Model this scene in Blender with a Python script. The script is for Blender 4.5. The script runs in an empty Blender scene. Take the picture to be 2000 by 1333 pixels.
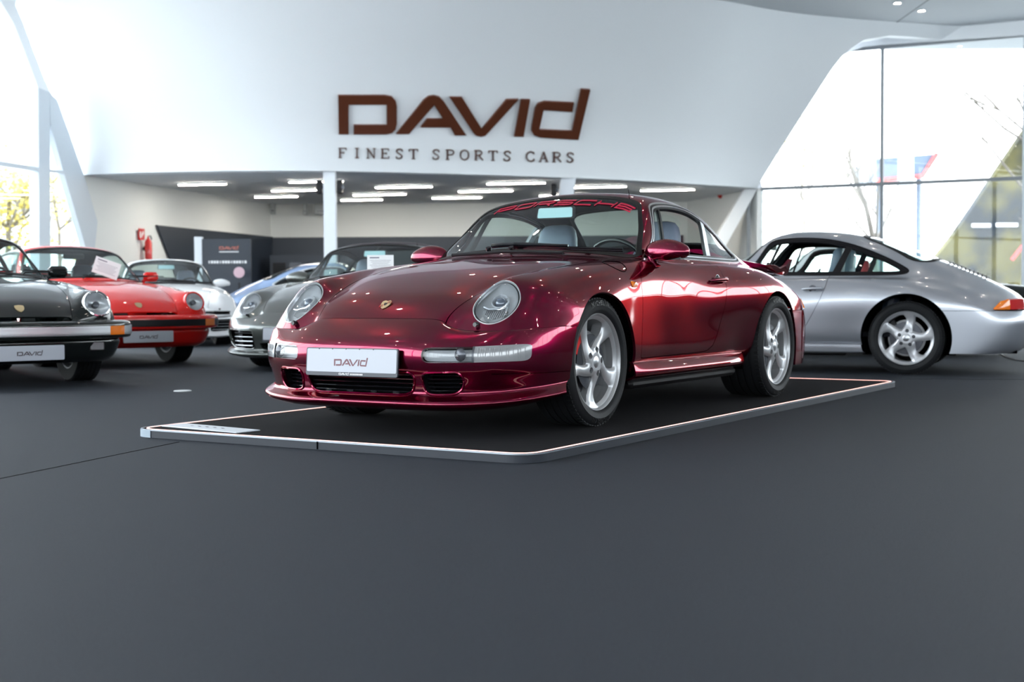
import bpy, math, random
import numpy as np
from mathutils import Vector, Matrix
from mathutils.bvhtree import BVHTree
random.seed(7)
SC = bpy.context.scene
COL = SC.collection
PI = math.pi

# ---------------------------------------------------------------- camera
HP = 0.04                     # platform height
CAM = Vector((-5.979, -3.962, 0.655 + HP))
F3 = Vector((0.85232434, 0.52190893, -0.03397463))
R3 = Vector((0.522066, -0.85289172, -0.00477568))
U3 = Vector((0.03146915, 0.01366657, 0.99941129))
cd = bpy.data.cameras.new('camera')
cd.sensor_width = 36.0
cd.lens = 2656.9 * 36.0 / 2000.0
cd.clip_start = 0.05
cd.clip_end = 400
cam = bpy.data.objects.new('camera', cd)
COL.objects.link(cam)
M = Matrix((R3, U3, -F3)).transposed().to_4x4()
M.translation = CAM
cam.matrix_world = M
cd.dof.use_dof = True
cd.dof.focus_distance = 6.4
cd.dof.aperture_fstop = 3.4
SC.camera = cam

# ---------------------------------------------------------------- view, world, sun
SC.view_settings.view_transform = 'Standard'
SC.view_settings.look = 'None'
SC.view_settings.gamma = 1.0
SC.view_settings.exposure = 1.48
SC.view_settings.use_curve_mapping = False
try:
    SC.cycles.use_denoising = True
    SC.cycles.max_bounces = 14
    SC.cycles.transparent_max_bounces = 24
    SC.cycles.diffuse_bounces = 4
    SC.cycles.caustics_reflective = False
    SC.cycles.caustics_refractive = False
    SC.cycles.sample_clamp_indirect = 6.0
except Exception:
    pass
world = bpy.data.worlds.new('overcast_sky')
SC.world = world
world.use_nodes = True
wn = world.node_tree
wn.nodes.clear()
wo = wn.nodes.new('ShaderNodeOutputWorld')
wb = wn.nodes.new('ShaderNodeBackground')
wt = wn.nodes.new('ShaderNodeTexCoord')
ws = wn.nodes.new('ShaderNodeSeparateXYZ')
wr = wn.nodes.new('ShaderNodeValToRGB')
wn.links.new(wt.outputs['Generated'], ws.inputs[0])
wn.links.new(ws.outputs['Z'], wr.inputs[0])
wr.color_ramp.elements[0].position = 0.0
wr.color_ramp.elements[0].color = (0.96, 0.975, 1.0, 1)
wr.color_ramp.elements[1].position = 0.9
wr.color_ramp.elements[1].color = (0.84, 0.91, 1.0, 1)
wn.links.new(wr.outputs[0], wb.inputs[0])
wb.inputs[1].default_value = 3.2
wn.links.new(wb.outputs[0], wo.inputs[0])
sun_d = bpy.data.lights.new('sun', 'SUN')
sun_d.energy = 1.5
sun_d.angle = math.radians(4)
sun_d.color = (1.0, 0.96, 0.9)
sun = bpy.data.objects.new('sun', sun_d)
COL.objects.link(sun)
sun.rotation_euler = (math.radians(48), 0, math.radians(200))

# ---------------------------------------------------------------- helpers: materials
def P(m):
    return m.node_tree.nodes['Principled BSDF']

def mat(name, col, rough=0.5, metal=0.0, coat=0.0, spec=0.5, emit=None, es=1.0, alpha=1.0, trans=0.0, ior=1.45):
    m = bpy.data.materials.new(name)
    m.use_nodes = True
    p = P(m)
    p.inputs['Base Color'].default_value = (*col, 1)
    p.inputs['Roughness'].default_value = rough
    p.inputs['Metallic'].default_value = metal
    p.inputs['Coat Weight'].default_value = coat
    p.inputs['Coat Roughness'].default_value = 0.02
    p.inputs['Specular IOR Level'].default_value = spec
    p.inputs['IOR'].default_value = ior
    if emit:
        p.inputs['Emission Color'].default_value = (*emit, 1)
        p.inputs['Emission Strength'].default_value = es
    if trans:
        p.inputs['Transmission Weight'].default_value = trans
    return m

def bump(m, scale, strength, dist=0.002, detail=4.0, coord='Object'):
    nt = m.node_tree
    tc = nt.nodes.new('ShaderNodeTexCoord')
    no = nt.nodes.new('ShaderNodeTexNoise')
    no.inputs['Scale'].default_value = scale
    no.inputs['Detail'].default_value = detail
    b = nt.nodes.new('ShaderNodeBump')
    b.inputs['Strength'].default_value = strength
    b.inputs['Distance'].default_value = dist
    nt.links.new(tc.outputs[coord], no.inputs['Vector'])
    nt.links.new(no.outputs['Fac'], b.inputs['Height'])
    nt.links.new(b.outputs[0], P(m).inputs['Normal'])
    return no

def colnoise(m, a, b, scale, lo=0.35, hi=0.65, detail=5.0, coord='Object'):
    nt = m.node_tree
    tc = nt.nodes.new('ShaderNodeTexCoord')
    no = nt.nodes.new('ShaderNodeTexNoise')
    no.inputs['Scale'].default_value = scale
    no.inputs['Detail'].default_value = detail
    r = nt.nodes.new('ShaderNodeValToRGB')
    r.color_ramp.elements[0].position = lo
    r.color_ramp.elements[1].position = hi
    r.color_ramp.elements[0].color = (*a, 1)
    r.color_ramp.elements[1].color = (*b, 1)
    nt.links.new(tc.outputs[coord], no.inputs['Vector'])
    nt.links.new(no.outputs['Fac'], r.inputs[0])
    nt.links.new(r.outputs[0], P(m).inputs['Base Color'])

def glass_mat(name, tint, refl=1.0, rough=0.0):
    m = bpy.data.materials.new(name)
    m.use_nodes = True
    nt = m.node_tree
    nt.nodes.clear()
    o = nt.nodes.new('ShaderNodeOutputMaterial')
    mx = nt.nodes.new('ShaderNodeMixShader')
    t = nt.nodes.new('ShaderNodeBsdfTransparent')
    g = nt.nodes.new('ShaderNodeBsdfGlossy')
    f = nt.nodes.new('ShaderNodeFresnel')
    ge = nt.nodes.new('ShaderNodeNewGeometry')
    mr = nt.nodes.new('ShaderNodeMapRange')
    mr.inputs['To Min'].default_value = 1.5
    mr.inputs['To Max'].default_value = 1 / 1.5
    nt.links.new(ge.outputs['Backfacing'], mr.inputs['Value'])
    nt.links.new(mr.outputs[0], f.inputs[0])
    t.inputs[0].default_value = (*tint, 1)
    g.inputs['Roughness'].default_value = rough
    g.inputs['Color'].default_value = (refl, refl, refl, 1)
    nt.links.new(f.outputs[0], mx.inputs[0])
    nt.links.new(t.outputs[0], mx.inputs[1])
    nt.links.new(g.outputs[0], mx.inputs[2])
    nt.links.new(mx.outputs[0], o.inputs[0])
    return m

def paint(name, col, metal=0.55, rough=0.38, flake=0.0):
    m = mat(name, col, rough, metal, coat=1.0)
    if metal > .8: P(m).inputs['Specular Tint'].default_value = (.66, .01, .26, 1)
    if metal == 0: P(m).inputs['Specular IOR Level'].default_value = .05
    if flake:
        nt = m.node_tree
        tc = nt.nodes.new('ShaderNodeTexCoord')
        v = nt.nodes.new('ShaderNodeTexVoronoi')
        v.inputs['Scale'].default_value = 900
        b = nt.nodes.new('ShaderNodeBump')
        b.inputs['Strength'].default_value = flake
        b.inputs['Distance'].default_value = 0.0005
        nt.links.new(tc.outputs['Object'], v.inputs['Vector'])
        nt.links.new(v.outputs['Distance'], b.inputs['Height'])
        nt.links.new(b.outputs[0], P(m).inputs['Normal'])
    return m

# ---------------------------------------------------------------- helpers: objects
def tag(o, label=None, cat=None, group=None, kind=None):
    if label: o['label'] = label
    if cat: o['category'] = cat
    if group: o['group'] = group
    if kind: o['kind'] = kind
    return o

def empty(name, loc=(0, 0, 0), rz=0.0, label=None, cat=None, group=None):
    o = bpy.data.objects.new(name, None)
    o.empty_display_size = 0.2
    COL.objects.link(o)
    o.location = loc
    o.rotation_euler = (0, 0, rz)
    return tag(o, label, cat, group)

def link_mesh(name, me, mats, parent=None):
    if not isinstance(mats, (list, tuple)): mats = [mats]
    for m in mats: me.materials.append(m)
    o = bpy.data.objects.new(name, me)
    COL.objects.link(o)
    if parent is not None: o.parent = parent
    return o

class MB:
    """collects polygons into one mesh"""
    def __init__(s):
        s.v = []; s.f = []; s.mi = []; s.sm = []
    def add(s, vs, fs, mi=0, smooth=False):
        b = len(s.v)
        s.v += [tuple(v) for v in vs]
        s.f += [tuple(b + i for i in f) for f in fs]
        s.mi += [mi] * len(fs); s.sm += [smooth] * len(fs)
        return s
    def box(s, c, size, rot=None, mi=0, bev=0.0):
        hx, hy, hz = size[0] / 2, size[1] / 2, size[2] / 2
        if bev <= 0:
            vs = [(x, y, z) for x in (-hx, hx) for y in (-hy, hy) for z in (-hz, hz)]
            fs = [(0, 1, 3, 2), (4, 6, 7, 5), (0, 4, 5, 1), (2, 3, 7, 6), (0, 2, 6, 4), (1, 5, 7, 3)]
        else:
            b = min(bev, hx * .98, hy * .98, hz * .98)
            vs = []; idx = {}
            for ix, sx in enumerate((-1, 1)):
                for iy, sy in enumerate((-1, 1)):
                    for iz, sz in enumerate((-1, 1)):
                        for a in range(3):
                            e = [hx - b, hy - b, hz - b]; e[a] += b
                            idx[(ix, iy, iz, a)] = len(vs)
                            vs.append((sx * e[0], sy * e[1], sz * e[2]))
            fs = []
            for a in range(3):
                o1, o2 = [q for q in range(3) if q != a]
                for s_ in (0, 1):
                    q = []
                    for (i, j) in ((0, 0), (1, 0), (1, 1), (0, 1)):
                        k = [0, 0, 0]; k[a] = s_; k[o1] = i; k[o2] = j
                        q.append(idx[(*k, a)])
                    fs.append(tuple(q))
            for a in range(3):
                o1, o2 = [q for q in range(3) if q != a]
                for i in (0, 1):
                    for j in (0, 1):
                        q = []
                        for (t, ax) in ((0, o1), (1, o1), (1, o2), (0, o2)):
                            k = [0, 0, 0]; k[a] = t; k[o1] = i; k[o2] = j
                            q.append(idx[(*k, ax)])
                        fs.append(tuple(q))
            for i in (0, 1):
                for j in (0, 1):
                    for k in (0, 1):
                        fs.append((idx[(i, j, k, 0)], idx[(i, j, k, 1)], idx[(i, j, k, 2)]))
        m3 = rot.to_3x3() if rot is not None else None
        out = []
        for v in vs:
            v = Vector(v)
            if m3 is not None: v = m3 @ v
            out.append(tuple(v + Vector(c)))
        return s.add(out, fs, mi)
    def tube(s, pts, r, seg=10, mi=0, caps=True, closed=False):
        pts = [Vector(p) for p in pts]
        n = len(pts)
        rs = r if isinstance(r, (list, tuple)) else [r] * n
        vs = []; fs = []
        up = None
        for i in range(n):
            if closed: t = (pts[(i + 1) % n] - pts[i - 1])
            else: t = pts[min(i + 1, n - 1)] - pts[max(i - 1, 0)]
            t.normalize()
            if up is None:
                up = Vector((0, 0, 1)) if abs(t.z) < .9 else Vector((1, 0, 0))
            a = t.cross(up)
            if a.length < 1e-6: a = t.orthogonal()
            a.normalize(); b = a.cross(t).normalized(); up = b
            for k in range(seg):
                th = 2 * PI * k / seg
                vs.append(pts[i] + a * (math.cos(th) * rs[i]) + b * (math.sin(th) * rs[i]))
        m = n if closed else n - 1
        for i in range(m):
            for k in range(seg):
                fs.append((i * seg + k, ((i + 1) % n) * seg + k, ((i + 1) % n) * seg + (k + 1) % seg, i * seg + (k + 1) % seg))
        if caps and not closed:
            fs.append(tuple(range(seg))); fs.append(tuple(reversed(range((n - 1) * seg, n * seg))))
        return s.add(vs, fs, mi, True)
    def lathe(s, prof, axis='Y', seg=48, c=(0, 0, 0), mi=0, smooth=True, th0=0.0, th1=2 * PI):
        """prof: list of (radius, along)"""
        vs = []; fs = []
        full = abs(th1 - th0 - 2 * PI) < 1e-6
        m = seg if full else seg + 1
        for k in range(m):
            th = th0 + (th1 - th0) * k / seg
            for (r, a) in prof:
                if axis == 'Y': vs.append((c[0] + r * math.cos(th), c[1] + a, c[2] + r * math.sin(th)))
                elif axis == 'Z': vs.append((c[0] + r * math.cos(th), c[1] + r * math.sin(th), c[2] + a))
                else: vs.append((c[0] + a, c[1] + r * math.cos(th), c[2] + r * math.sin(th)))
        n = len(prof)
        for k in range(seg):
            k2 = (k + 1) % m if full else k + 1
            for i in range(n - 1):
                fs.append((k * n + i, k * n + i + 1, k2 * n + i + 1, k2 * n + i))
        return s.add(vs, fs, mi, smooth)
    def prism(s, poly, z0, z1, fn=None, mi=0):
        """2-D polygon (x,y) extruded; fn maps (x,y,z)->3-D"""
        n = len(poly)
        fn = fn or (lambda x, y, z: (x, y, z))
        vs = [fn(x, y, z0) for x, y in poly] + [fn(x, y, z1) for x, y in poly]
        fs = [tuple(range(n)), tuple(reversed(range(n, 2 * n)))]
        fs += [(i, i + n, (i + 1) % n + n, (i + 1) % n) for i in range(n)]
        return s.add(vs, fs, mi)
    def build(s, name, mats, parent=None, smooth=None, bevel=0.0, weld=False):
        me = bpy.data.meshes.new(name)
        me.from_pydata([tuple(v) for v in s.v], [], s.f)
        me.polygons.foreach_set('material_index', s.mi)
        me.polygons.foreach_set('use_smooth', s.sm if smooth is None else [smooth] * len(s.f))
        me.update()
        import bmesh
        bm = bmesh.new(); bm.from_mesh(me)
        bmesh.ops.recalc_face_normals(bm, faces=bm.faces)
        bm.to_mesh(me); bm.free()
        if True:
            try: me.set_sharp_from_angle(angle=math.radians(38))
            except Exception: pass
        o = link_mesh(name, me, mats, parent)
        if bevel:
            b = o.modifiers.new('bevel', 'BEVEL'); b.width = bevel; b.segments = 2
            b.limit_method = 'ANGLE'
        return o

def copy_tree(o, parent=None, mats=None):
    c = o.copy()
    COL.objects.link(c)
    if parent is not None: c.parent = parent
    if mats and o.type == 'MESH': 
        c.data = o.data.copy()
        for i, m in enumerate(c.data.materials):
            if m and m.name in mats: c.data.materials[i] = mats[m.name]
    for ch in list(o.children):
        copy_tree(ch, c, mats)
    return c

# ---------------------------------------------------------------- surface pieces: trimmed spline patches
def spline_mat(n, mode0='free', mode1='free'):
    """matrix mapping n control values to n interpolated values of a uniform cubic B-spline"""
    A = np.zeros((n, n))
    for i in range(n):
        A[i, i] += 4 / 6
        for d, md, e in ((-1, mode0, 0), (1, mode1, n - 1)):
            j = i + d
            if 0 <= j < n: A[i, j] += 1 / 6
            else:
                if md == 'free':
                    A[i, e] += 2 / 6; A[i, e - d] -= 1 / 6
                else:
                    A[i, e - d] += 1 / 6
    return A

def net_surface(net, sub_u=10, sub_v=8, lam=0.85, mirror0=True, attrs=None):
    """net: array (nu,nv,3). Cubic B-spline through (almost) the net; the v=0 line lies in the plane y=0."""
    net = np.array(net, float)
    nu, nv, _ = net.shape
    C = net.copy()
    Au = np.linalg.inv(spline_mat(nu))
    C = C + lam * (np.einsum('ij,jkc->ikc', Au, C) - C)
    # v direction: x,z mirror (even), y odd at v=0
    for c in range(3):
        if mirror0:
            A = spline_mat(nv, 'even')
            if c == 1:
                A = spline_mat(nv, 'free')
                A[0, :] = 0; A[0, 0] = 1
        else:
            A = spline_mat(nv)
        Av = np.linalg.inv(A)
        C[:, :, c] = C[:, :, c] + lam * (C[:, :, c] @ Av.T - C[:, :, c])
    if mirror0: C[:, 0, 1] = 0
    # phantoms
    top = 2 * C[0] - C[1]; bot = 2 * C[-1] - C[-2]
    C = np.concatenate([top[None], C, bot[None]], 0)
    if mirror0:
        l = C[:, 1].copy(); l[:, 1] *= -1
    else: l = 2 * C[:, 0] - C[:, 1]
    r = 2 * C[:, -1] - C[:, -2]
    C = np.concatenate([l[:, None], C, r[:, None]], 1)
    def basis(n, sub):
        m = (n - 1) * sub + 1
        B = np.zeros((m, n + 2)); D = np.zeros((m, n + 2))
        for k in range(m):
            i = min(k // sub, n - 2); t = k / sub - i
            B[k, i:i + 4] = [(1 - t) ** 3 / 6, (3 * t ** 3 - 6 * t ** 2 + 4) / 6, (-3 * t ** 3 + 3 * t ** 2 + 3 * t + 1) / 6, t ** 3 / 6]
            D[k, i:i + 4] = [-(1 - t) ** 2 / 2, (9 * t ** 2 - 12 * t) / 6, (-9 * t ** 2 + 6 * t + 3) / 6, t ** 2 / 2]
        return B, D
    Bu, Du = basis(nu, sub_u); Bv, Dv = basis(nv, sub_v)
    X = np.einsum('ai,bj,ijc->abc', Bu, Bv, C)
    Xu = np.einsum('ai,bj,ijc->abc', Du, Bv, C)
    Xv = np.einsum('ai,bj,ijc->abc', Bu, Dv, C)
    N = np.cross(Xu, Xv)
    N /= np.linalg.norm(N, axis=2, keepdims=True) + 1e-12
    mu, mv = X.shape[:2]
    uu = np.repeat(np.arange(mu)[:, None] / sub_u, mv, 1)
    vv = np.repeat(np.arange(mv)[None] / sub_v, mu, 0)
    A = np.stack([uu, vv], 2).reshape(-1, 2)
    idx = np.arange(mu * mv).reshape(mu, mv)
    F = np.stack([idx[:-1, :-1], idx[1:, :-1], idx[1:, 1:], idx[:-1, 1:]], 2).reshape(-1, 4)
    V = X.reshape(-1, 3).copy()
    if mirror0: V[np.abs(V[:, 1]) < 1e-9, 1] = 0
    return Surf(V, N.reshape(-1, 3), A, [tuple(f) for f in F.tolist()])

class Surf:
    def __init__(s, V, N, A, F):
        s.V, s.N, s.A, s.F = V, N, A, F
    def clip(s, g):
        """returns (inside g<0, outside)"""
        if len(s.F) == 0: return s, s
        G = g(s.V, s.A)
        G = np.where(np.abs(G) < 1e-7, 1e-7, G)
        sg = G < 0
        V = list(s.V); N = list(s.N); A = list(s.A)
        cache = {}
        def cut(a, b):
            k = (a, b) if a < b else (b, a)
            if k not in cache:
                a_, b_ = k
                t = G[a_] / (G[a_] - G[b_])
                p = s.V[a_] * (1 - t) + s.V[b_] * t
                gm = g(p[None], (s.A[a_] * (1 - t) + s.A[b_] * t)[None])[0]
                if abs(gm) > 2e-4:          # one false-position step
                    if (gm < 0) == (G[a_] < 0): t = t + (1 - t) * gm / (gm - G[b_])
                    else: t = t * G[a_] / (G[a_] - gm)
                t = min(max(t, 0.0), 1.0)
                cache[k] = len(V)
                V.append(s.V[a_] * (1 - t) + s.V[b_] * t)
                n = s.N[a_] * (1 - t) + s.N[b_] * t
                N.append(n / (np.linalg.norm(n) + 1e-12))
                A.append(s.A[a_] * (1 - t) + s.A[b_] * t)
            return cache[k]
        Fi, Fo = [], []
        for f in s.F:
            m = [sg[i] for i in f]
            if all(m): Fi.append(f); continue
            if not any(m): Fo.append(f); continue
            a, b = [], []
            n = len(f)
            for q in range(n):
                i, j = f[q], f[(q + 1) % n]
                (a if sg[i] else b).append(i)
                if sg[i] != sg[j]:
                    c = cut(i, j); a.append(c); b.append(c)
            if len(a) > 2: Fi.append(tuple(a))
            if len(b) > 2: Fo.append(tuple(b))
        V = np.array(V); N = np.array(N); A = np.array(A)
        return Surf(V, N, A, Fi).compact(), Surf(V, N, A, Fo).compact()
    def compact(s):
        used = sorted({i for f in s.F for i in f})
        mp = {u: k for k, u in enumerate(used)}
        u = np.array(used, int)
        if len(u) == 0: return Surf(np.zeros((0, 3)), np.zeros((0, 3)), np.zeros((0, 2)), [])
        return Surf(s.V[u], s.N[u], s.A[u], [tuple(mp[i] for i in f) for f in s.F])
    def offset(s, d):
        return Surf(s.V + s.N * d, s.N, s.A, s.F)
    def mirrored(s):
        V = s.V.copy(); N = s.N.copy(); V[:, 1] *= -1; N[:, 1] *= -1
        return Surf(V, N, s.A, [tuple(reversed(f)) for f in s.F])
    def __add__(s, o):
        b = len(s.V)
        return Surf(np.concatenate([s.V, o.V]), np.concatenate([s.N, o.N]), np.concatenate([s.A, o.A]), s.F + [tuple(i + b for i in f) for f in o.F])
    def both(s):
        return s + s.mirrored()
    def boundary(s):
        e = {}
        for f in s.F:
            n = len(f)
            for q in range(n):
                i, j = f[q], f[(q + 1) % n]
                k = (min(i, j), max(i, j))
                e[k] = None if k in e else (i, j)
        return [v for v in e.values() if v is not None]
    def loops(s):
        nx = {}
        for i, j in s.boundary(): nx.setdefault(i, []).append(j)
        out = []
        while nx:
            a = next(iter(nx)); lp = [a]; c = a
            while c in nx:
                l = nx[c]; d = l.pop()
                if not l: del nx[c]
                if d == a: break
                lp.append(d); c = d
            out.append(lp)
        return out
    def flange(s, depth, skip_mid=True, keep=None):
        """turn the boundary inward by depth (panel edge); new vertices, own normals"""
        ed = s.boundary()
        ed = [(i, j) for i, j in ed if not (skip_mid and abs(s.V[i][1]) < 1e-5 and abs(s.V[j][1]) < 1e-5)]
        if keep is not None: ed = [(i, j) for i, j in ed if keep(s.V[i]) and keep(s.V[j])]
        V = list(s.V); N = list(s.N); A = list(s.A); F = list(s.F)
        for i, j in ed:
            t = s.V[j] - s.V[i]
            l = np.linalg.norm(t)
            if l < 1e-9: continue
            n = np.cross(t, s.N[i]); n /= np.linalg.norm(n) + 1e-12
            b = len(V)
            V += [s.V[i], s.V[j], s.V[j] - s.N[j] * depth, s.V[i] - s.N[i] * depth]
            N += [n] * 4; A += [s.A[i], s.A[j], s.A[j], s.A[i]]
            F.append((b + 1, b, b + 3, b + 2))
        return Surf(np.array(V), np.array(N), np.array(A), F)
    def build(s, name, mats, parent=None):
        me = bpy.data.meshes.new(name)
        me.from_pydata(s.V.tolist(), [], [tuple(int(i) for i in f) for f in s.F])
        me.polygons.foreach_set('use_smooth', [True] * len(s.F))
        me.update()
        if len(me.vertices) == len(s.N):
            me.normals_split_custom_set_from_vertices([tuple(n) for n in s.N.tolist()])
        return link_mesh(name, me, mats, parent)

def poly_sdf(poly):
    """signed distance to a closed polygon (negative inside), vectorised"""
    Q = np.array(poly, float); Qn = np.roll(Q, -1, 0)
    def f(P2):
        d = np.full(len(P2), 1e9); ins = np.zeros(len(P2), bool)
        for a, b in zip(Q, Qn):
            e = b - a; w = P2 - a
            t = np.clip((w @ e) / (e @ e + 1e-15), 0, 1)
            d = np.minimum(d, np.linalg.norm(w - t[:, None] * e, axis=1))
            c = ((a[1] <= P2[:, 1]) & (b[1] > P2[:, 1])) | ((b[1] <= P2[:, 1]) & (a[1] > P2[:, 1]))
            if abs(e[1]) > 1e-12:
                xx = a[0] + (P2[:, 1] - a[1]) * e[0] / e[1]
                ins ^= c & (P2[:, 0] < xx)
        return np.where(ins, -d, d)
    return f

def smooth_poly(pts, n=6, closed=True):
    """Catmull-Rom through points; a point given twice is a corner"""
    pts = [tuple(map(float, p)) for p in pts]
    out = []
    m = len(pts)
    for i in range(m if closed else m - 1):
        p0, p1, p2, p3 = (np.array(pts[(i + k) % m] if closed else pts[min(max(i + k, 0), m - 1)]) for k in (-1, 0, 1, 2))
        if np.allclose(p1, p2): continue
        for k in range(n):
            t = k / n
            q = 0.5 * ((2 * p1) + (-p0 + p2) * t + (2 * p0 - 5 * p1 + 4 * p2 - p3) * t * t + (-p0 + 3 * p1 - 3 * p2 + p3) * t ** 3)
            out.append(tuple(q))
    if not closed: out.append(pts[-1])
    return out

def round_poly(pts, r, n=5):
    """polygon with rounded corners"""
    out = []; m = len(pts)
    rs = r if isinstance(r, (list, tuple)) else [r] * m
    for i in range(m):
        a, b, c = (np.array(pts[(i + k) % m], float) for k in (-1, 0, 1))
        u = a - b; v = c - b
        lu, lv = np.linalg.norm(u), np.linalg.norm(v)
        rr = min(rs[i], lu * .49, lv * .49)
        if rr <= 0: out.append(tuple(b)); continue
        p, q = b + u / lu * rr, b + v / lv * rr
        for k in range(n + 1):
            t = k / n
            out.append(tuple((1 - t) ** 2 * p + 2 * t * (1 - t) * b + t * t * q))
    return out

def strokes_mesh(strokes, w, fn, mb, mi=0, t0=0.0, t1=0.004, nsub=1):
    """polylines [(x,y)...] thickened to width w (mitred), mapped through fn(x,y,h)"""
    for st in strokes:
        ww = w
        if isinstance(st, dict): ww = st.get('w', w); st = st['p']
        p = [np.array(q, float) for q in st]
        closed = np.allclose(p[0], p[-1]) and len(p) > 3
        if closed: p = p[:-1]
        # subdivide
        q = []
        n = len(p)
        for i in range(n if closed else n - 1):
            a, b = p[i], p[(i + 1) % n]
            for k in range(nsub): q.append(a + (b - a) * k / nsub)
        if not closed: q.append(p[-1])
        p = q; n = len(p)
        L, R = [], []
        for i in range(n):
            if closed: d0, d1 = p[i] - p[i - 1], p[(i + 1) % n] - p[i]
            else:
                d0 = p[i] - p[i - 1] if i else p[1] - p[0]
                d1 = p[i + 1] - p[i] if i < n - 1 else d0
            d0 = d0 / (np.linalg.norm(d0) + 1e-12); d1 = d1 / (np.linalg.norm(d1) + 1e-12)
            n0 = np.array([-d0[1], d0[0]]); n1 = np.array([-d1[1], d1[0]])
            m = n0 + n1; m /= np.linalg.norm(m) + 1e-12
            k = ww / 2 / max(0.35, m @ n0)
            L.append(p[i] + m * k); R.append(p[i] - m * k)
        m_ = n if closed else n - 1
        vs = []
        for i in range(n):
            vs += [fn(*L[i], t0), fn(*R[i], t0), fn(*L[i], t1), fn(*R[i], t1)]
        fs = []
        for i in range(m_):
            a, b = 4 * i, 4 * ((i + 1) % n)
            fs += [(a + 2, a + 3, b + 3, b + 2), (a, b, b + 1, a + 1), (a, a + 2, b + 2, b), (a + 1, b + 1, b + 3, a + 3)]
        if not closed: fs += [(0, 1, 3, 2), (4 * n - 4, 4 * n - 2, 4 * n - 1, 4 * n - 3)]
        mb.add(vs, fs, mi)
    return mb
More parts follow.
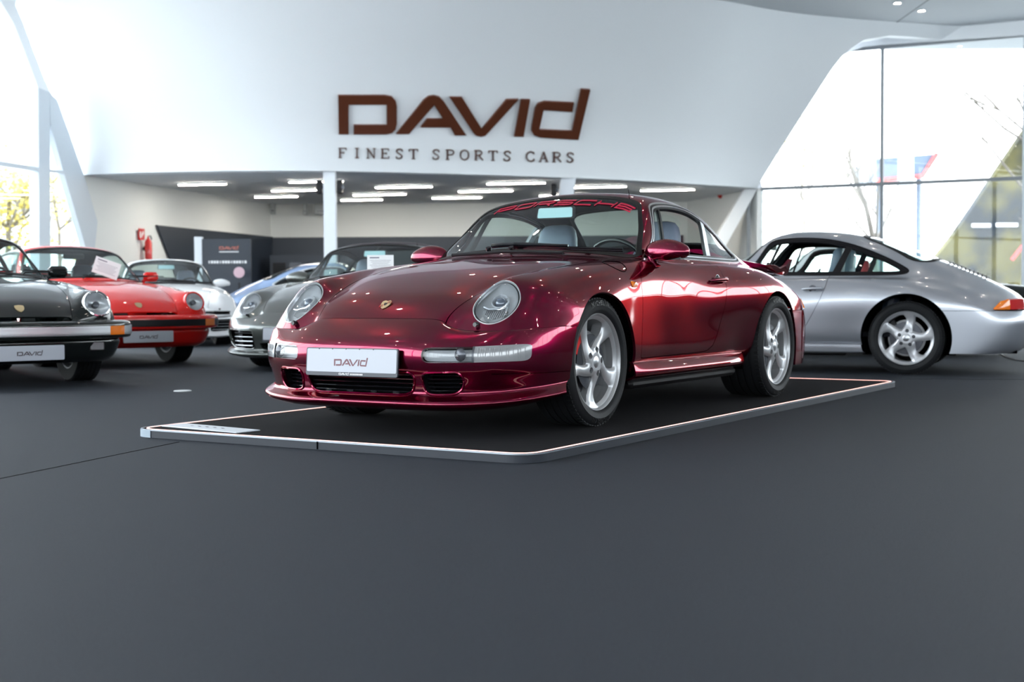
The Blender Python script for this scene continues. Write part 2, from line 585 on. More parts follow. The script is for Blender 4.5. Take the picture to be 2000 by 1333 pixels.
# ================================================================ car body: a rear-engined coupe
# car frame: x backwards from the front axle, y half width, z up from the ground
def net_coupe(rw=0.0, nose='oval'):
    """rw: extra rear width over the narrow body. Rows run nose -> tail, columns centre -> sill."""
    e = rw
    if nose == 'oval':
        R = [
         [(-.755,0,.545),(-.750,.2,.544),(-.738,.365,.537),(-.727,.405,.502),(-.722,.52,.489),(-.700,.63,.488),(-.655,.715,.492),(-.580,.780,.499),(-.470,.828,.505),(-.345,.848,.500),(-.345,.848,.42),(-.345,.85,.32),(-.345,.82,.25)],
         [(-.690,0,.597),(-.686,.2,.596),(-.672,.37,.588),(-.668,.44,.574),(-.668,.53,.568),(-.650,.62,.575),(-.600,.710,.570),(-.525,.775,.562),(-.420,.822,.548),(-.300,.850,.520),(-.30,.853,.42),(-.30,.853,.32),(-.30,.82,.25)],
         [(-.600,0,.653),(-.597,.2,.652),(-.585,.37,.640),(-.585,.44,.630),(-.598,.53,.640),(-.580,.61,.653),(-.540,.695,.640),(-.475,.765,.622),(-.375,.818,.590),(-.260,.850,.540),(-.25,.855,.42),(-.25,.855,.32),(-.25,.82,.25)],
         [(-.480,0,.700),(-.478,.2,.698),(-.470,.37,.684),(-.475,.45,.676),(-.500,.53,.716),(-.492,.60,.728),(-.460,.690,.708),(-.405,.765,.675),(-.320,.818,.630),(-.220,.850,.560),(-.20,.857,.42),(-.20,.857,.32),(-.20,.82,.25)],
         [(-.280,0,.760),(-.280,.2,.758),(-.280,.39,.745),(-.285,.485,.732),(-.300,.56,.756),(-.295,.62,.760),(-.280,.700,.742),(-.250,.770,.702),(-.210,.820,.645),(-.150,.850,.570),(-.12,.858,.42),(-.12,.858,.32),(-.12,.82,.25)],
         [(-.040,0,.808),(-.040,.2,.806),(-.040,.41,.795),(-.040,.520,.780),(-.045,.60,.790),(-.045,.65,.790),(-.040,.715,.775),(-.030,.775,.738),(-.020,.822,.680),(-.010,.852,.600),(0,.860,.42),(0,.860,.32),(0,.82,.25)],
         [(.200,0,.843),(.200,.2,.841),(.205,.42,.831),(.215,.575,.813),(.215,.62,.817),(.215,.67,.813),(.215,.725,.798),(.215,.780,.758),(.210,.820,.700),(.200,.842,.600),(.20,.848,.45),(.20,.845,.33),(.20,.82,.25)],
         [(.400,0,.868),(.405,.2,.866),(.440,.42,.856),(.480,.600,.840),(.480,.64,.838),(.480,.69,.830),(.480,.735,.812),(.465,.780,.765),(.440,.808,.700),(.420,.825,.600),(.41,.832,.45),(.40,.832,.33),(.40,.80,.25)],
         [(.500,0,.890),(.515,.2,.887),(.570,.41,.877),(.690,.625,.860),(.720,.665,.852),(.735,.695,.842),(.735,.735,.820),(.715,.775,.765),(.700,.798,.690),(.68,.812,.58),(.68,.818,.45),(.68,.818,.33),(.68,.79,.25)],
         [(.640,0,.970),(.655,.2,.965),(.700,.41,.950),(.790,.625,.930),(.850,.660,.880),(.870,.695,.844),(.870,.735,.820),(.855,.775,.765),(.85,.798,.690),(.84,.812,.58),(.84,.818,.45),(.84,.818,.33),(.84,.79,.25)],
         [(.860,0,1.095),(.870,.19,1.089),(.895,.41,1.063),(.920,.592,1.035),(.980,.648,.940),(1.000,.695,.845),(1.000,.735,.820),(1.0,.776,.765),(1.0,.800,.690),(1.0,.814,.58),(1.0,.820,.45),(1.0,.820,.33),(1.0,.79,.25)],
         [(1.130,0,1.235),(1.125,.19,1.229),(1.110,.38,1.210),(1.085,.545,1.165),(1.130,.622,1.040),(1.160,.695,.846),(1.16,.737,.820),(1.16,.777,.765),(1.16,.802,.690),(1.16,.816,.58),(1.16,.822,.45),(1.16,.822,.33),(1.16,.79,.25)],
         [(1.350,0,1.268),(1.350,.18,1.262),(1.350,.38,1.243),(1.350,.552,1.182),(1.370,.628,1.045),(1.380,.695,.847),(1.38,.740,.822),(1.38,.782,.766),(1.38,.810+.2*e,.690),(1.38,.826+.2*e,.58),(1.38,.828,.45),(1.38,.825,.33),(1.38,.79,.25)],
         [(1.600,0,1.260),(1.600,.18,1.254),(1.600,.38,1.234),(1.600,.552,1.168),(1.610,.622,1.040),(1.620,.690,.848),(1.62,.745,.826),(1.62,.790+.1*e,.772),(1.61,.822+.4*e,.695),(1.60,.836+.4*e,.58),(1.60,.834+.2*e,.45),(1.60,.828,.33),(1.60,.79,.25)],
         [(1.850,0,1.222),(1.850,.18,1.215),(1.850,.375,1.196),(1.850,.540,1.126),(1.855,.612,1.005),(1.860,.680,.847),(1.86,.752,.822),(1.855,.806+.4*e,.772),(1.85,.838+.8*e,.695),(1.84,.850+.8*e,.58),(1.83,.842+.5*e,.45),(1.82,.83+.1*e,.33),(1.82,.79,.25)],
         [(2.080,0,1.160),(2.080,.18,1.152),(2.080,.365,1.132),(2.080,.520,1.062),(2.080,.596,.955),(2.080,.666,.843),(2.08,.760,.815),(2.08,.822+.6*e,.768),(2.08,.852+e,.700),(2.08,.866+e,.60),(2.08,.866+e,.45),(2.08,.86+e,.33),(2.08,.80,.25)],
         [(2.310,0,1.075),(2.310,.18,1.067),(2.310,.35,1.046),(2.310,.490,.985),(2.310,.580,.905),(2.310,.668,.828),(2.31,.762,.800),(2.31,.825+.6*e,.755),(2.31,.855+e,.695),(2.31,.868+e,.60),(2.31,.868+e,.45),(2.31,.86+e,.33),(2.31,.80,.25)],
         [(2.560,0,.970),(2.560,.18,.963),(2.560,.33,.944),(2.560,.465,.898),(2.560,.565,.845),(2.560,.665,.795),(2.56,.755,.760),(2.56,.815+.6*e,.715),(2.56,.846+e,.665),(2.56,.862+e,.59),(2.56,.864+e,.45),(2.56,.86+e,.33),(2.56,.80,.25)],
         [(2.800,0,.868),(2.800,.18,.863),(2.800,.32,.848),(2.800,.445,.815),(2.800,.560,.775),(2.795,.665,.735),(2.79,.745,.705),(2.785,.795+.4*e,.668),(2.78,.828+.8*e,.625),(2.77,.846+.8*e,.57),(2.76,.85+.8*e,.45),(2.75,.85+.8*e,.33),(2.75,.80,.25)],
         [(3.010,0,.765),(3.010,.18,.761),(3.005,.32,.750),(3.000,.445,.725),(2.990,.560,.695),(2.970,.655,.665),(2.945,.725,.640),(2.92,.772+.3*e,.612),(2.90,.805+.6*e,.58),(2.88,.825+.6*e,.54),(2.86,.83+.6*e,.45),(2.86,.83+.6*e,.33),(2.86,.78,.25)],
         [(3.150,0,.680),(3.148,.18,.678),(3.140,.32,.670),(3.125,.445,.655),(3.100,.560,.635),(3.060,.650,.615),(3.015,.715,.598),(2.985,.760+.2*e,.580),(2.955,.790+.5*e,.56),(2.93,.812+.5*e,.53),(2.91,.82+.5*e,.45),(2.91,.82+.5*e,.33),(2.91,.77,.25)],
         [(3.205,0,.610),(3.203,.18,.609),(3.192,.32,.604),(3.172,.445,.595),(3.140,.560,.585),(3.095,.645,.573),(3.045,.710,.562),(3.01,.755+.2*e,.552),(2.98,.786+.5*e,.54),(2.955,.808+.5*e,.52),(2.935,.816+.5*e,.45),(2.93,.816+.5*e,.33),(2.93,.77,.25)],
        ]
    return R

def net_front_bumper():
    """rows top -> bottom; columns centre -> wheel arch"""
    def row(z, xs, ys): return [(x, y, z + dz) for x, y, dz in zip(xs, ys, [0] * 9)]
    Y = [0, .2, .37, .50, .62, .715, .785, .832, .850]
    rows = []
    rows.append([(-.757,0,.546),(-.752,.2,.545),(-.740,.365,.538),(-.726,.43,.498),(-.700,.63,.489),(-.655,.715,.493),(-.580,.780,.500),(-.470,.828,.506),(-.31,.850,.506)])
    rows.append([(-.800,0,.520),(-.796,.2,.519),(-.782,.37,.512),(-.760,.49,.490),(-.728,.62,.480),(-.676,.712,.478),(-.600,.783,.480),(-.480,.832,.482),(-.31,.852,.485)])
    rows.append([(-.875,0,.470),(-.870,.2,.469),(-.852,.37,.462),(-.815,.50,.450),(-.765,.62,.444),(-.700,.712,.442),(-.612,.787,.443),(-.485,.836,.445),(-.31,.854,.447)])
    rows.append([(-.920,0,.425),(-.915,.2,.424),(-.892,.37,.418),(-.848,.50,.412),(-.790,.62,.408),(-.718,.712,.407),(-.620,.789,.407),(-.490,.838,.408),(-.31,.855,.410)])
    rows.append([(-.930,0,.375),(-.925,.2,.374),(-.902,.37,.370),(-.858,.50,.366),(-.798,.62,.363),(-.724,.712,.362),(-.622,.789,.362),(-.490,.838,.363),(-.31,.855,.365)])
    rows.append([(-.922,0,.325),(-.917,.2,.324),(-.895,.37,.320),(-.852,.50,.318),(-.793,.62,.316),(-.718,.712,.316),(-.616,.787,.316),(-.480,.835,.318),(-.315,.851,.322)])
    rows.append([(-.905,0,.285),(-.900,.2,.284),(-.880,.37,.281),(-.838,.50,.279),(-.780,.62,.280),(-.706,.706,.282),(-.606,.780,.285),(-.475,.829,.291),(-.325,.845,.297)])
    rows.append([(-.890,0,.235),(-.885,.2,.234),(-.866,.37,.232),(-.826,.50,.231),(-.768,.61,.232),(-.694,.698,.236),(-.596,.770,.243),(-.478,.818,.252),(-.35,.836,.260)])
    rows.append([(-.892,0,.195),(-.887,.2,.195),(-.868,.37,.194),(-.829,.50,.194),(-.772,.61,.197),(-.700,.698,.204),(-.602,.772,.214),(-.488,.820,.226),(-.385,.838,.235)])
    rows.append([(-.912,0,.168),(-.907,.2,.168),(-.887,.37,.167),(-.848,.50,.168),(-.792,.62,.170),(-.718,.712,.177),(-.618,.788,.189),(-.50,.835,.200),(-.425,.852,.208)])
    rows.append([(-.922,0,.150),(-.917,.2,.150),(-.897,.37,.149),(-.858,.50,.149),(-.800,.62,.152),(-.725,.716,.160),(-.625,.793,.173),(-.505,.840,.186),(-.43,.857,.194)])
    rows.append([(-.905,0,.136),(-.900,.2,.136),(-.880,.37,.135),(-.842,.50,.136),(-.786,.61,.139),(-.712,.703,.148),(-.612,.780,.162),(-.50,.828,.176),(-.43,.846,.186)])
    rows.append([(-.860,0,.120),(-.855,.2,.120),(-.837,.37,.120),(-.800,.49,.121),(-.748,.59,.125),(-.680,.680,.135),(-.590,.755,.150),(-.49,.800,.168),(-.43,.815,.180)])
    for i, dx in ((8, .004), (9, -.013), (10, -.010), (11, -.010)):
        rows[i] = [(x + dx * (1 if j < 6 else .3), y - (dx * .6 if j > 4 else 0), z) for j, (x, y, z) in enumerate(rows[i])]
    return rows

def net_rear_bumper(e=0.0):
    """rows top -> bottom; columns centre -> wheel arch end"""
    def r(z, g=0.0, top=0.0):
        return [(3.255+g,0,z),(3.250+g,.2,z),(3.235+g,.38,z),(3.205+g,.53,z),(3.150+g,.66,z),(3.070+g,.755+.2*e,z),(2.95+.6*g,.815+.5*e,z),(2.78+.2*g,.845+.8*e,z),(2.50,.864+e,z)]
    return [r(.548,-.03), r(.525,-.008), r(.48,.02), r(.42,.03), r(.34,.02), r(.27,.0), r(.215,-.04), r(.185,-.09)]

# outlines in the side view (x,z)
DOOR = [(.60,.86),(.594,.817),(.560,.793),(.505,.745),(.480,.693),(.462,.588),(.442,.481),(.424,.375),(.420,.335),(.428,.319),(.445,.315),(1.20,.318),(1.30,.322),(1.38,.352),(1.44,.420),(1.50,.530),(1.560,.650),(1.602,.760),(1.618,.84),(1.62,.90),(.66,.90)]
DLO = smooth_poly([(.765,.850),(.86,.905),(.955,.972),(1.03,1.085),(1.072,1.140),(1.12,1.168),(1.22,1.183),(1.40,1.186),(1.60,1.168),(1.79,1.124),(1.95,1.066),(2.10,.998),(2.22,.932),(2.275,.893),(2.268,.866),(2.21,.852),(2.05,.846),(1.62,.848),(1.30,.850),(1.0,.848),(.80,.843)], 5)
W_L = [(0,.897),(.3,.888),(.48,.873),(.60,.857),(.648,.853),(.663,.866),(.650,.905),(.612,1.00),(.572,1.08),(.535,1.145),(.505,1.175),(.44,1.200),(.33,1.221),(.18,1.236),(0,1.242)]
WIND = smooth_poly(W_L + [(-y, z) for y, z in reversed(W_L[1:-1])], 4)
RW_L = [(0,.985),(.25,.980),(.42,.962),(.49,.962),(.512,.985),(.49,1.04),(.455,1.12),(.415,1.170),(.33,1.200),(.15,1.215),(0,1.218)]
REARW = smooth_poly(RW_L + [(-y, z) for y, z in reversed(RW_L[1:-1])], 4)
HOOD_L = [(-.90,.375),(-.745,.388),(-.70,.392),(-.62,.412),(-.50,.440),(-.30,.476),(-.05,.508),(.16,.537),(.30,.560),(.385,.575),(.420,.55)]
HOOD = smooth_poly(HOOD_L + [(.415,.40),(.400,.2),(.392,0),(.40,-.2),(.415,-.40)] + [(x, -y) for x, y in reversed(HOOD_L)], 4)

W_TOP = lambda y: np.interp(abs(y), [0,.18,.33,.44,.505,.535,.572], [1.242,1.236,1.221,1.200,1.175,1.145,1.08])
def body_master(rw=0.0, su=9, sv=7, lam=.85):
    return net_surface(net_coupe(rw), su, sv, lam)

AF = (0.0, .312, .352)         # front arch: x, z, radius
AR = (2.272, .312, .352)

def capped(S, name, mats, parent, fl=.012, off=0.0):
    return S.offset(off).flange(fl).build(name, mats, parent)

def split_body(Mst, opt):
    """cut the half body into named half pieces"""
    pc = {}
    B = Mst
    # below / in front of the front arch: belongs to the bumper
    B, _ = B.clip(lambda V, A: np.where((V[:, 0] < -.02) & (A[:, 1] > 7.5), .499 - V[:, 2], -1.0))
    for ax, az, r in (AF, opt.get('AR', AR)):
        _, B = B.clip(lambda V, A: np.where(V[:, 1] > .45, np.hypot(V[:, 0] - ax, V[:, 2] - az) - r, 1.0))
    _, B = B.clip(lambda V, A: np.where((np.abs(V[:, 0] - AF[0]) < AF[2] * .98) & (V[:, 1] > .45), V[:, 2] - AF[1], 1.0))
    _, B = B.clip(lambda V, A: np.where((np.abs(V[:, 0] - AR[0]) < AR[2] * .98) & (V[:, 1] > .45), V[:, 2] - AR[1], 1.0))
    # behind the rear arch, low: belongs to the rear bumper
    B, _ = B.clip(lambda V, A: np.where(V[:, 0] > 2.35, opt.get('zrb', .545) - V[:, 2], -1.0))
    # sill line
    zs = opt.get('sill', .235)
    B, _ = B.clip(lambda V, A: np.where(V[:, 0] > 1.70, min(zs, .225), np.where(V[:, 0] < .36, min(zs, .222), zs)) - V[:, 2])
    # windows
    f = poly_sdf(DLO)
    D, B = B.clip(lambda V, A: np.where((V[:, 1] > .3) & (V[:, 2] > .80), f(V[:, [0, 2]]), 1.0))
    pc['dlo'] = D
    f2 = poly_sdf(WIND)
    W, B = B.clip(lambda V, A: np.where((V[:, 0] < 1.3) & (V[:, 2] > .82), f2(V[:, [1, 2]]), 1.0))
    pc['wind'] = W; pc['wind_f'] = f2
    f3 = poly_sdf(REARW)
    W, B = B.clip(lambda V, A: np.where((V[:, 0] > 1.4) & (V[:, 2] > .82), f3(V[:, [1, 2]]), 1.0))
    pc['rearw'] = W; pc['rearw_f'] = f3; pc['dlo_f'] = f
    # door
    fd = poly_sdf(DOOR)
    D, B = B.clip(lambda V, A: np.where(V[:, 1] > .60, fd(V[:, [0, 2]]), 1.0))
    D, rest = D.clip(lambda V, A: fd(V[:, [0, 2]]) + .004)
    pc['door'] = D; pc['door_gap'] = rest
    # front lid
    fh = poly_sdf(HOOD)
    H, B = B.clip(lambda V, A: np.where((V[:, 2] > .5) & (V[:, 0] < .46), fh(V[:, [0, 1]]), 1.0))
    H, rest = H.clip(lambda V, A: fh(V[:, [0, 1]]) + .004)
    pc['hood'] = H; pc['hood_gap'] = rest
    return B, pc
# ================================================================ materials shared by the cars
M_rub = mat('black_rubber', (.006, .006, .007), .5, spec=.3)
M_trim = mat('black_trim', (.006, .006, .008), .38, spec=.3)
M_gloss = mat('gloss_black', (.006, .006, .008), .08, spec=.8)
M_dark = mat('dark_void', (.001, .001, .0015), 1.0, spec=.05)
M_tyre = mat('tyre_rubber', (.010, .011, .013), .6, spec=.28)
bump(M_tyre, 260, .15, .001)
M_tylet = mat('tyre_lettering_black', (.003, .003, .004), .5)
M_rim = mat('wheel_silver', (.46, .47, .49), .36, .6, coat=.4)
M_rimr = mat('wheel_silver_bright', (.50, .51, .54), .34, .6, coat=.4)
M_disc = mat('brake_disc_steel', (.20, .20, .21), .4, .8)
M_cal = mat('caliper_red', (.62, .015, .012), .3, coat=.6)
M_chrome = mat('chrome', (.82, .83, .85), .08, 1.0)
M_alu = mat('brushed_aluminium', (.55, .57, .60), .32, 1.0)
M_refl = mat('lamp_reflector', (.58, .60, .63), .25, .45)
M_refd = mat('lamp_reflector_dark', (.08, .085, .10), .25, .5)
M_refm = mat('lamp_reflector_mid', (.34, .35, .37), .35, .2)
M_lens = glass_mat('clear_lens', (.93, .95, .96))
M_glass = glass_mat('tinted_glass', (.82, .92, .90))
M_glassd = glass_mat('dark_tinted_glass', (.30, .38, .38))
M_amber = mat('amber_lens', (.85, .20, .01), .12, coat=1.0)
M_redl = mat('red_lens', (.55, .01, .01), .12, coat=1.0)
M_frost = mat('frosted_lens', (.27, .275, .29), .2, .2, coat=1.0)
M_plate = mat('plate_white', (.42, .44, .50), .35)
M_pframe = mat('plate_frame_grey', (.035, .04, .055), .35)
M_plet = mat('plate_lettering', (.13, .035, .05), .4)
M_pletk = mat('plate_lettering_dark', (.06, .045, .05), .4)
M_gold = mat('crest_gold', (.62, .50, .30), .3, .8)
M_crk = mat('crest_black', (.02, .01, .01), .3)
M_crr = mat('crest_red', (.45, .02, .02), .3)
M_paper = mat('white_paper', (.82, .82, .84), .6)
M_ink = mat('printed_ink', (.15, .14, .2), .6)
M_leather = mat('grey_blue_leather', (.17, .20, .27), .45)
M_leatherd = mat('dark_blue_leather', (.020, .028, .045), .42)
M_head = mat('headliner_black', (.008, .009, .012), .95, spec=.15)
M_pink = mat('banner_lettering', (.36, .003, .035), .5)
M_white = mat('white_marking', (.7, .7, .72), .5)

def david(mb, fn, t0=0.0, t1=.001, mi=0):
    """the dealer's word mark; fn maps (x 0..1.4, y 0..0.3)"""
    def r(p): return [((x - 172) / 1000.0, (350 - y + (x - 172) * .021) / 1000.0) for x, y in p]
    D = [(172,127),(430,127),(470,134),(492,158),(498,185),(498,285),(490,318),(470,338),(440,345),(258,345),(258,293),(442,293),(442,178),(230,178),(230,345),(175,345)]
    A = [(495,343),(650,152),(675,133),(705,128),(735,136),(760,160),(885,350),(820,350),(795,305),(632,305),(668,258),(755,258),(706,180),(565,343)]
    V = [(792,137),(862,137),(972,315),(1110,150),(1176,148),(1015,325),(990,352),(965,358),(940,352),(922,335)]
    I = [(1190,150),(1240,151),(1203,358),(1152,357)]
    d = [(1485,168),(1475,218),(1315,207),(1290,318),(1475,326),(1525,92),(1575,95),(1508,375),(1295,362),(1262,350),(1248,325),(1250,300),(1268,200),(1285,172),(1320,160)]
    for q in (D, A, V, I, d): mb.prism(r(q), t0, t1, fn, mi)
    return mb

# stroke letters on a 0..1 x 0..1 box: wide technical capitals for the windscreen banner
BAN = {
 'P': [[(0,0),(0,.95),(.8,.95),(.95,.85),(.95,.5),(.8,.4),(.12,.4)]],
 'O': [[(.12,0),(.85,0),(.97,.12),(.97,.83),(.85,.95),(.12,.95),(0,.83),(0,.12),(.12,0)]],
 'R': [[(0,0),(0,.95),(.8,.95),(.95,.85),(.95,.55),(.8,.45),(.12,.45)],[(.62,.45),(.95,0)]],
 'S': [[(0,.03),(.85,.03),(.97,.13),(.97,.37),(.85,.48),(.12,.48),(0,.58),(0,.83),(.12,.93),(.95,.93)]],
 'C': [[(.97,.03),(.12,.03),(0,.13),(0,.83),(.12,.93),(.97,.93)]],
 'H': [[(0,-.04),(0,1)],[(.97,-.04),(.97,1)],[(0,.48),(.97,.48)]],
 'M': [[(0,0),(0,1),(.5,.35),(1,1),(1,0)]],
 'I': [[(.5,0),(.5,1)]],
 'L': [[(0,1),(0,0),(.9,0)]],
 'N': [[(0,0),(0,1),(.95,0),(.95,1)]],
 'E': [[(.97,.03),(0,.03),(0,.93),(.97,.93)],[(0,.48),(.92,.48)]],
}

def wheel(name, parent, loc, side, R=.318, W=.225, rr=.241, style='twist', phase=0.0, caliper=True, steer=0.0, lip=None):
    """axis Y, outer face towards +Y*side; the rim is the part, tyre, brake and cap hang on it"""
    s = side
    Yf = lambda y: s * y
    nr, nt = 34, 200
    r_in, r_ho = .074, rr - .028
    V = []; A = []; F = []
    dep0 = {'twist': (-.014, -.026), 'cup': (-.012, -.020), 'fuchs': (-.008, -.03), 'modern': (-.01, -.03)}[style]
    rs = np.linspace(.0, rr - .008, nr)
    for i in range(nr):
        for k in range(nt): 
            th = 2 * PI * k / nt
            r = rs[i]
            t = min(1, max(0, (r - .05) / (r_ho - .05)))
            y = dep0[0] * (1 - t) + dep0[1] * t + (-.012 * math.sin(PI * t))
            if r > r_ho - .01: y += (r - (r_ho - .01)) * .25
            V.append((r * math.cos(th), y, r * math.sin(th))); A.append((r, th))
    idx = lambda i, k: i * nt + k % nt
    for i in range(nr - 1):
        for k in range(nt): F.append((idx(i, k), idx(i, k + 1), idx(i + 1, k + 1), idx(i + 1, k)))
    n = 10 if style == 'modern' else 5
    def hole(P3):
        r = np.hypot(P3[:, 0], P3[:, 2]) + 1e-9; th = np.arctan2(P3[:, 2], P3[:, 0]) * s
        t = (r - r_in) / (r_ho - r_in)
        if style == 'twist':
            cen = .42 * (t - .5) + .18 * np.sin(t * PI); hw = .0265 + .016 * np.abs(2 * t - .9) ** 2 + .004 * t
        elif style == 'cup':
            cen = .12 * np.sin(t * PI); hw = .0345 + .018 * np.abs(2 * t - 1) ** 2.2
        elif style == 'fuchs':
            cen = 0 * t; hw = .028 + .020 * t
        else:
            cen = 0 * t; hw = .010 + .006 * t
        a = (th - phase * s - cen) * n / (2 * PI)
        a = (a - np.round(a)) * 2 * PI / n
        d1 = np.abs(a) * r - hw
        d2 = r_ho - r; d3 = r - r_in
        k_ = .011
        def smin(x, y): 
            h = np.clip(.5 + .5 * (y - x) / k_, 0, 1)
            return y * (1 - h) + x * h - k_ * h * (1 - h)
        return smin(smin(d1, d2), d3)
    V = np.array(V)
    d = hole(V)
    # rounded spoke section
    V[:, 1] -= np.where(d < 0, .010 * np.exp(np.maximum(d, -.05) / .008), .010)
    # spoke crest
    V[:, 1] += np.where((np.hypot(V[:, 0], V[:, 2]) > .07) & (d < 0), .004 * (1 - np.exp(d / .012)), 0)
    S0 = Surf(V, np.tile([0., 1., 0.], (len(V), 1)), np.array(A), F)
    _, face = S0.clip(lambda V_, A_: -hole(V_))
    # lug holes
    lug = .062
    def lugs(V_, A_):
        r = np.full(len(V_), 1e9)
        for q in range(5):
            a = phase + 2 * PI * q / 5 + (.30 if style == 'twist' else 0)
            r = np.minimum(r, np.hypot(V_[:, 0] - lug * math.cos(a), V_[:, 2] - lug * math.sin(a)))
        return r - .0155
    lg, face = face.clip(lugs)
    b = len(face.V)
    fV = face.V.tolist(); fF = list(face.F)
    for i, j in face.boundary():
        q = len(fV)
        deep = .055 if np.hypot(face.V[i][0], face.V[i][2]) > r_in * .9 and lugs(face.V[i:i+1], None)[0] > .004 else .022
        if np.hypot(face.V[i][0], face.V[i][2]) > rr - .012: continue
        fV += [fV[i], fV[j], [fV[j][0], fV[j][1] - deep, fV[j][2]], [fV[i][0], fV[i][1] - deep, fV[i][2]]]
        fF.append((q + 1, q, q + 3, q + 2))
    m = MB(); m.add(fV, fF, 0, True)
    m.lathe([(rr - .014, -.030), (rr - .010, -.012), (rr - .006, -.003), (rr - .001, 0), (rr + .002, -.004), (rr + .001, -.014)], seg=96)
    m.lathe([(rr - .012, -.028), (rr - .030, -.075), (rr - .035, -W + .04), (rr - .01, -W + .01), (rr + .002, -W + .01)], seg=72)
    def flipv(m): m.v = [(x, Yf(y), z) for x, y, z in m.v]; return m
    o = flipv(m).build(name, M_rim if style != 'cup' else M_rimr, parent)
    o.location = loc; o.rotation_euler = (0, 0, steer)
    t = MB()
    sw = R - rr
    prof = [(rr - .001, -.006), (rr + .004, -.002), (rr + .008, .006), (rr + sw * .22, .011), (rr + sw * .26, .0125), (rr + sw * .45, .014), (rr + sw * .50, .0155), (rr + sw * .53, .014), (rr + sw * .75, .008), (R - .006, -.003), (R - .001, -.012)]
    gw = W - .024
    for q in (.22, .42, .60, .80):
        a = -.012 - gw * (q - .02)
        prof += [(R, a + .004), (R - .006, a + .003), (R - .006, a - .004), (R, a - .005)]
    prof += [(R - .001, -W + .012), (R - .01, -W + .002), (rr, -W + .006)]
    t.lathe(prof, seg=96)
    # tread shoulder sipes
    for k in range(72):
        a = 2 * PI * k / 72
        c_, s_ = math.cos(a), math.sin(a)
        t.box(((R - .0035) * c_, -.019, (R - .0035) * s_), (.0105, .026, .018), Matrix.Rotation(-a, 4, 'Y'), mi=0)
    to = flipv(t).build('tyre', M_tyre, o)
    if style == 'twist':
        for base_a in (PI / 2 + .30, -PI / 2 + .30):
            tl = MB()
            for q, ch in enumerate('MICHELIN'):
                def fn(x, y, h, q=q):
                    a = base_a - (q * .078 + x * .052); r_ = rr + sw * .56 + y * .021
                    return (r_ * math.cos(a) * (1 if s < 0 else -1), s * (.0128 - max(0, y) * .0035 + h), r_ * math.sin(a))
                strokes_mesh([[(u * 1.0, v) for u, v in st] for st in BAN[ch]], .20, fn, tl, 0, 0, .0016)
            tl.build('tyre_lettering', M_tylet, o)
    bd = MB()
    bd.lathe([(.05, -.075), (.156, -.075), (.156, -.105), (.05, -.105)], seg=64)
    flipv(bd).build('brake_disc', M_disc, o)
    if caliper:
        c = MB()
        a0 = PI * .80 if s < 0 else PI * .80
        vs = []; fs = []
        for k in range(9):
            a = (a0 + (k - 4) * .085)
            for (r, y) in ((.125, -.048), (.185, -.048), (.192, -.056), (.192, -.13), (.125, -.13)):
                vs.append((r * math.cos(a), y, r * math.sin(a)))
        for k in range(8):
            for q in range(5): fs.append((k * 5 + q, k * 5 + (q + 1) % 5, k * 5 + 5 + (q + 1) % 5, k * 5 + 5 + q))
        fs += [(0, 1, 2, 3, 4), (40, 41, 42, 43, 44)]
        c.add(vs, fs)
        flipv(c).build('brake_caliper', M_cal if caliper is True else M_trim, o, bevel=.003)
    hc = MB(); hc.lathe([(0, .000), (.022, -.001), (.029, -.004), (.031, -.02)], seg=32, c=(0, dep0[0] + .004, 0))
    flipv(hc).build('hub_cap', M_alu, o)
    lb = MB()
    for q in range(5):
        a = phase + 2 * PI * q / 5 + (.30 if style == 'twist' else 0)
        lb.lathe([(0, -.025), (.0085, -.025), (.0095, -.04)], seg=6, c=(lug * math.cos(a), 0, lug * math.sin(a)), smooth=False)
    lb.lathe([(0, -.045), (.14, -.048)], seg=24)
    flipv(lb).build('hub', M_refd, o)
    return o

def strip_along(mb, S_bv, pts, w, h, mi=0):
    pass

def seat(parent, x, y, top=1.11, m1=None, m2=None):
    """seat with moulded headrest"""
    m = MB()
    def sec(z, w, d, xo, n=20):
        return [(xo + d * .5 * math.copysign(abs(math.cos(a)) ** .6, math.cos(a)), w * .5 * math.copysign(abs(math.sin(a)) ** .6, math.sin(a)), z) for a in [2 * PI * k / n for k in range(n)]]
    rows = [(.42,.46,.16,0),(.50,.50,.17,.02),(.62,.52,.17,.05),(.74,.50,.15,.085),(.84,.44,.13,.115),(.90,.34,.12,.13),(.95,.275,.115,.14),(1.02,.265,.11,.15),(1.07,.24,.095,.155),(1.10,.19,.06,.16),(1.11,.10,.02,.16)]
    vs = []; fs = []
    k_ = (top - .42) / .69
    for z, w, d, xo in rows: vs += sec(.42 + (z - .42) * k_, w, d, xo)
    n = 20
    for i in range(len(rows) - 1):
        for k in range(n): fs.append((i * n + k, i * n + (k + 1) % n, (i + 1) * n + (k + 1) % n, (i + 1) * n + k))
    fs += [tuple(range(n)), tuple(reversed(range((len(rows) - 1) * n, len(rows) * n)))]
    m.add(vs, fs, 0, True)
    o = m.build('seat', [m1 or M_leather], parent)
    o.location = (x, y, 0)
    c = MB(); c.box((-.20, 0, .40), (.50, .50, .16), bev=.05)
    c.build('seat_cushion', m2 or m1 or M_leatherd, o)
    return o

def ellipse_pts(c, a, b, n=40): return [(c[0] + a * math.cos(2 * PI * k / n), c[1] + b * math.sin(2 * PI * k / n)) for k in range(n)]

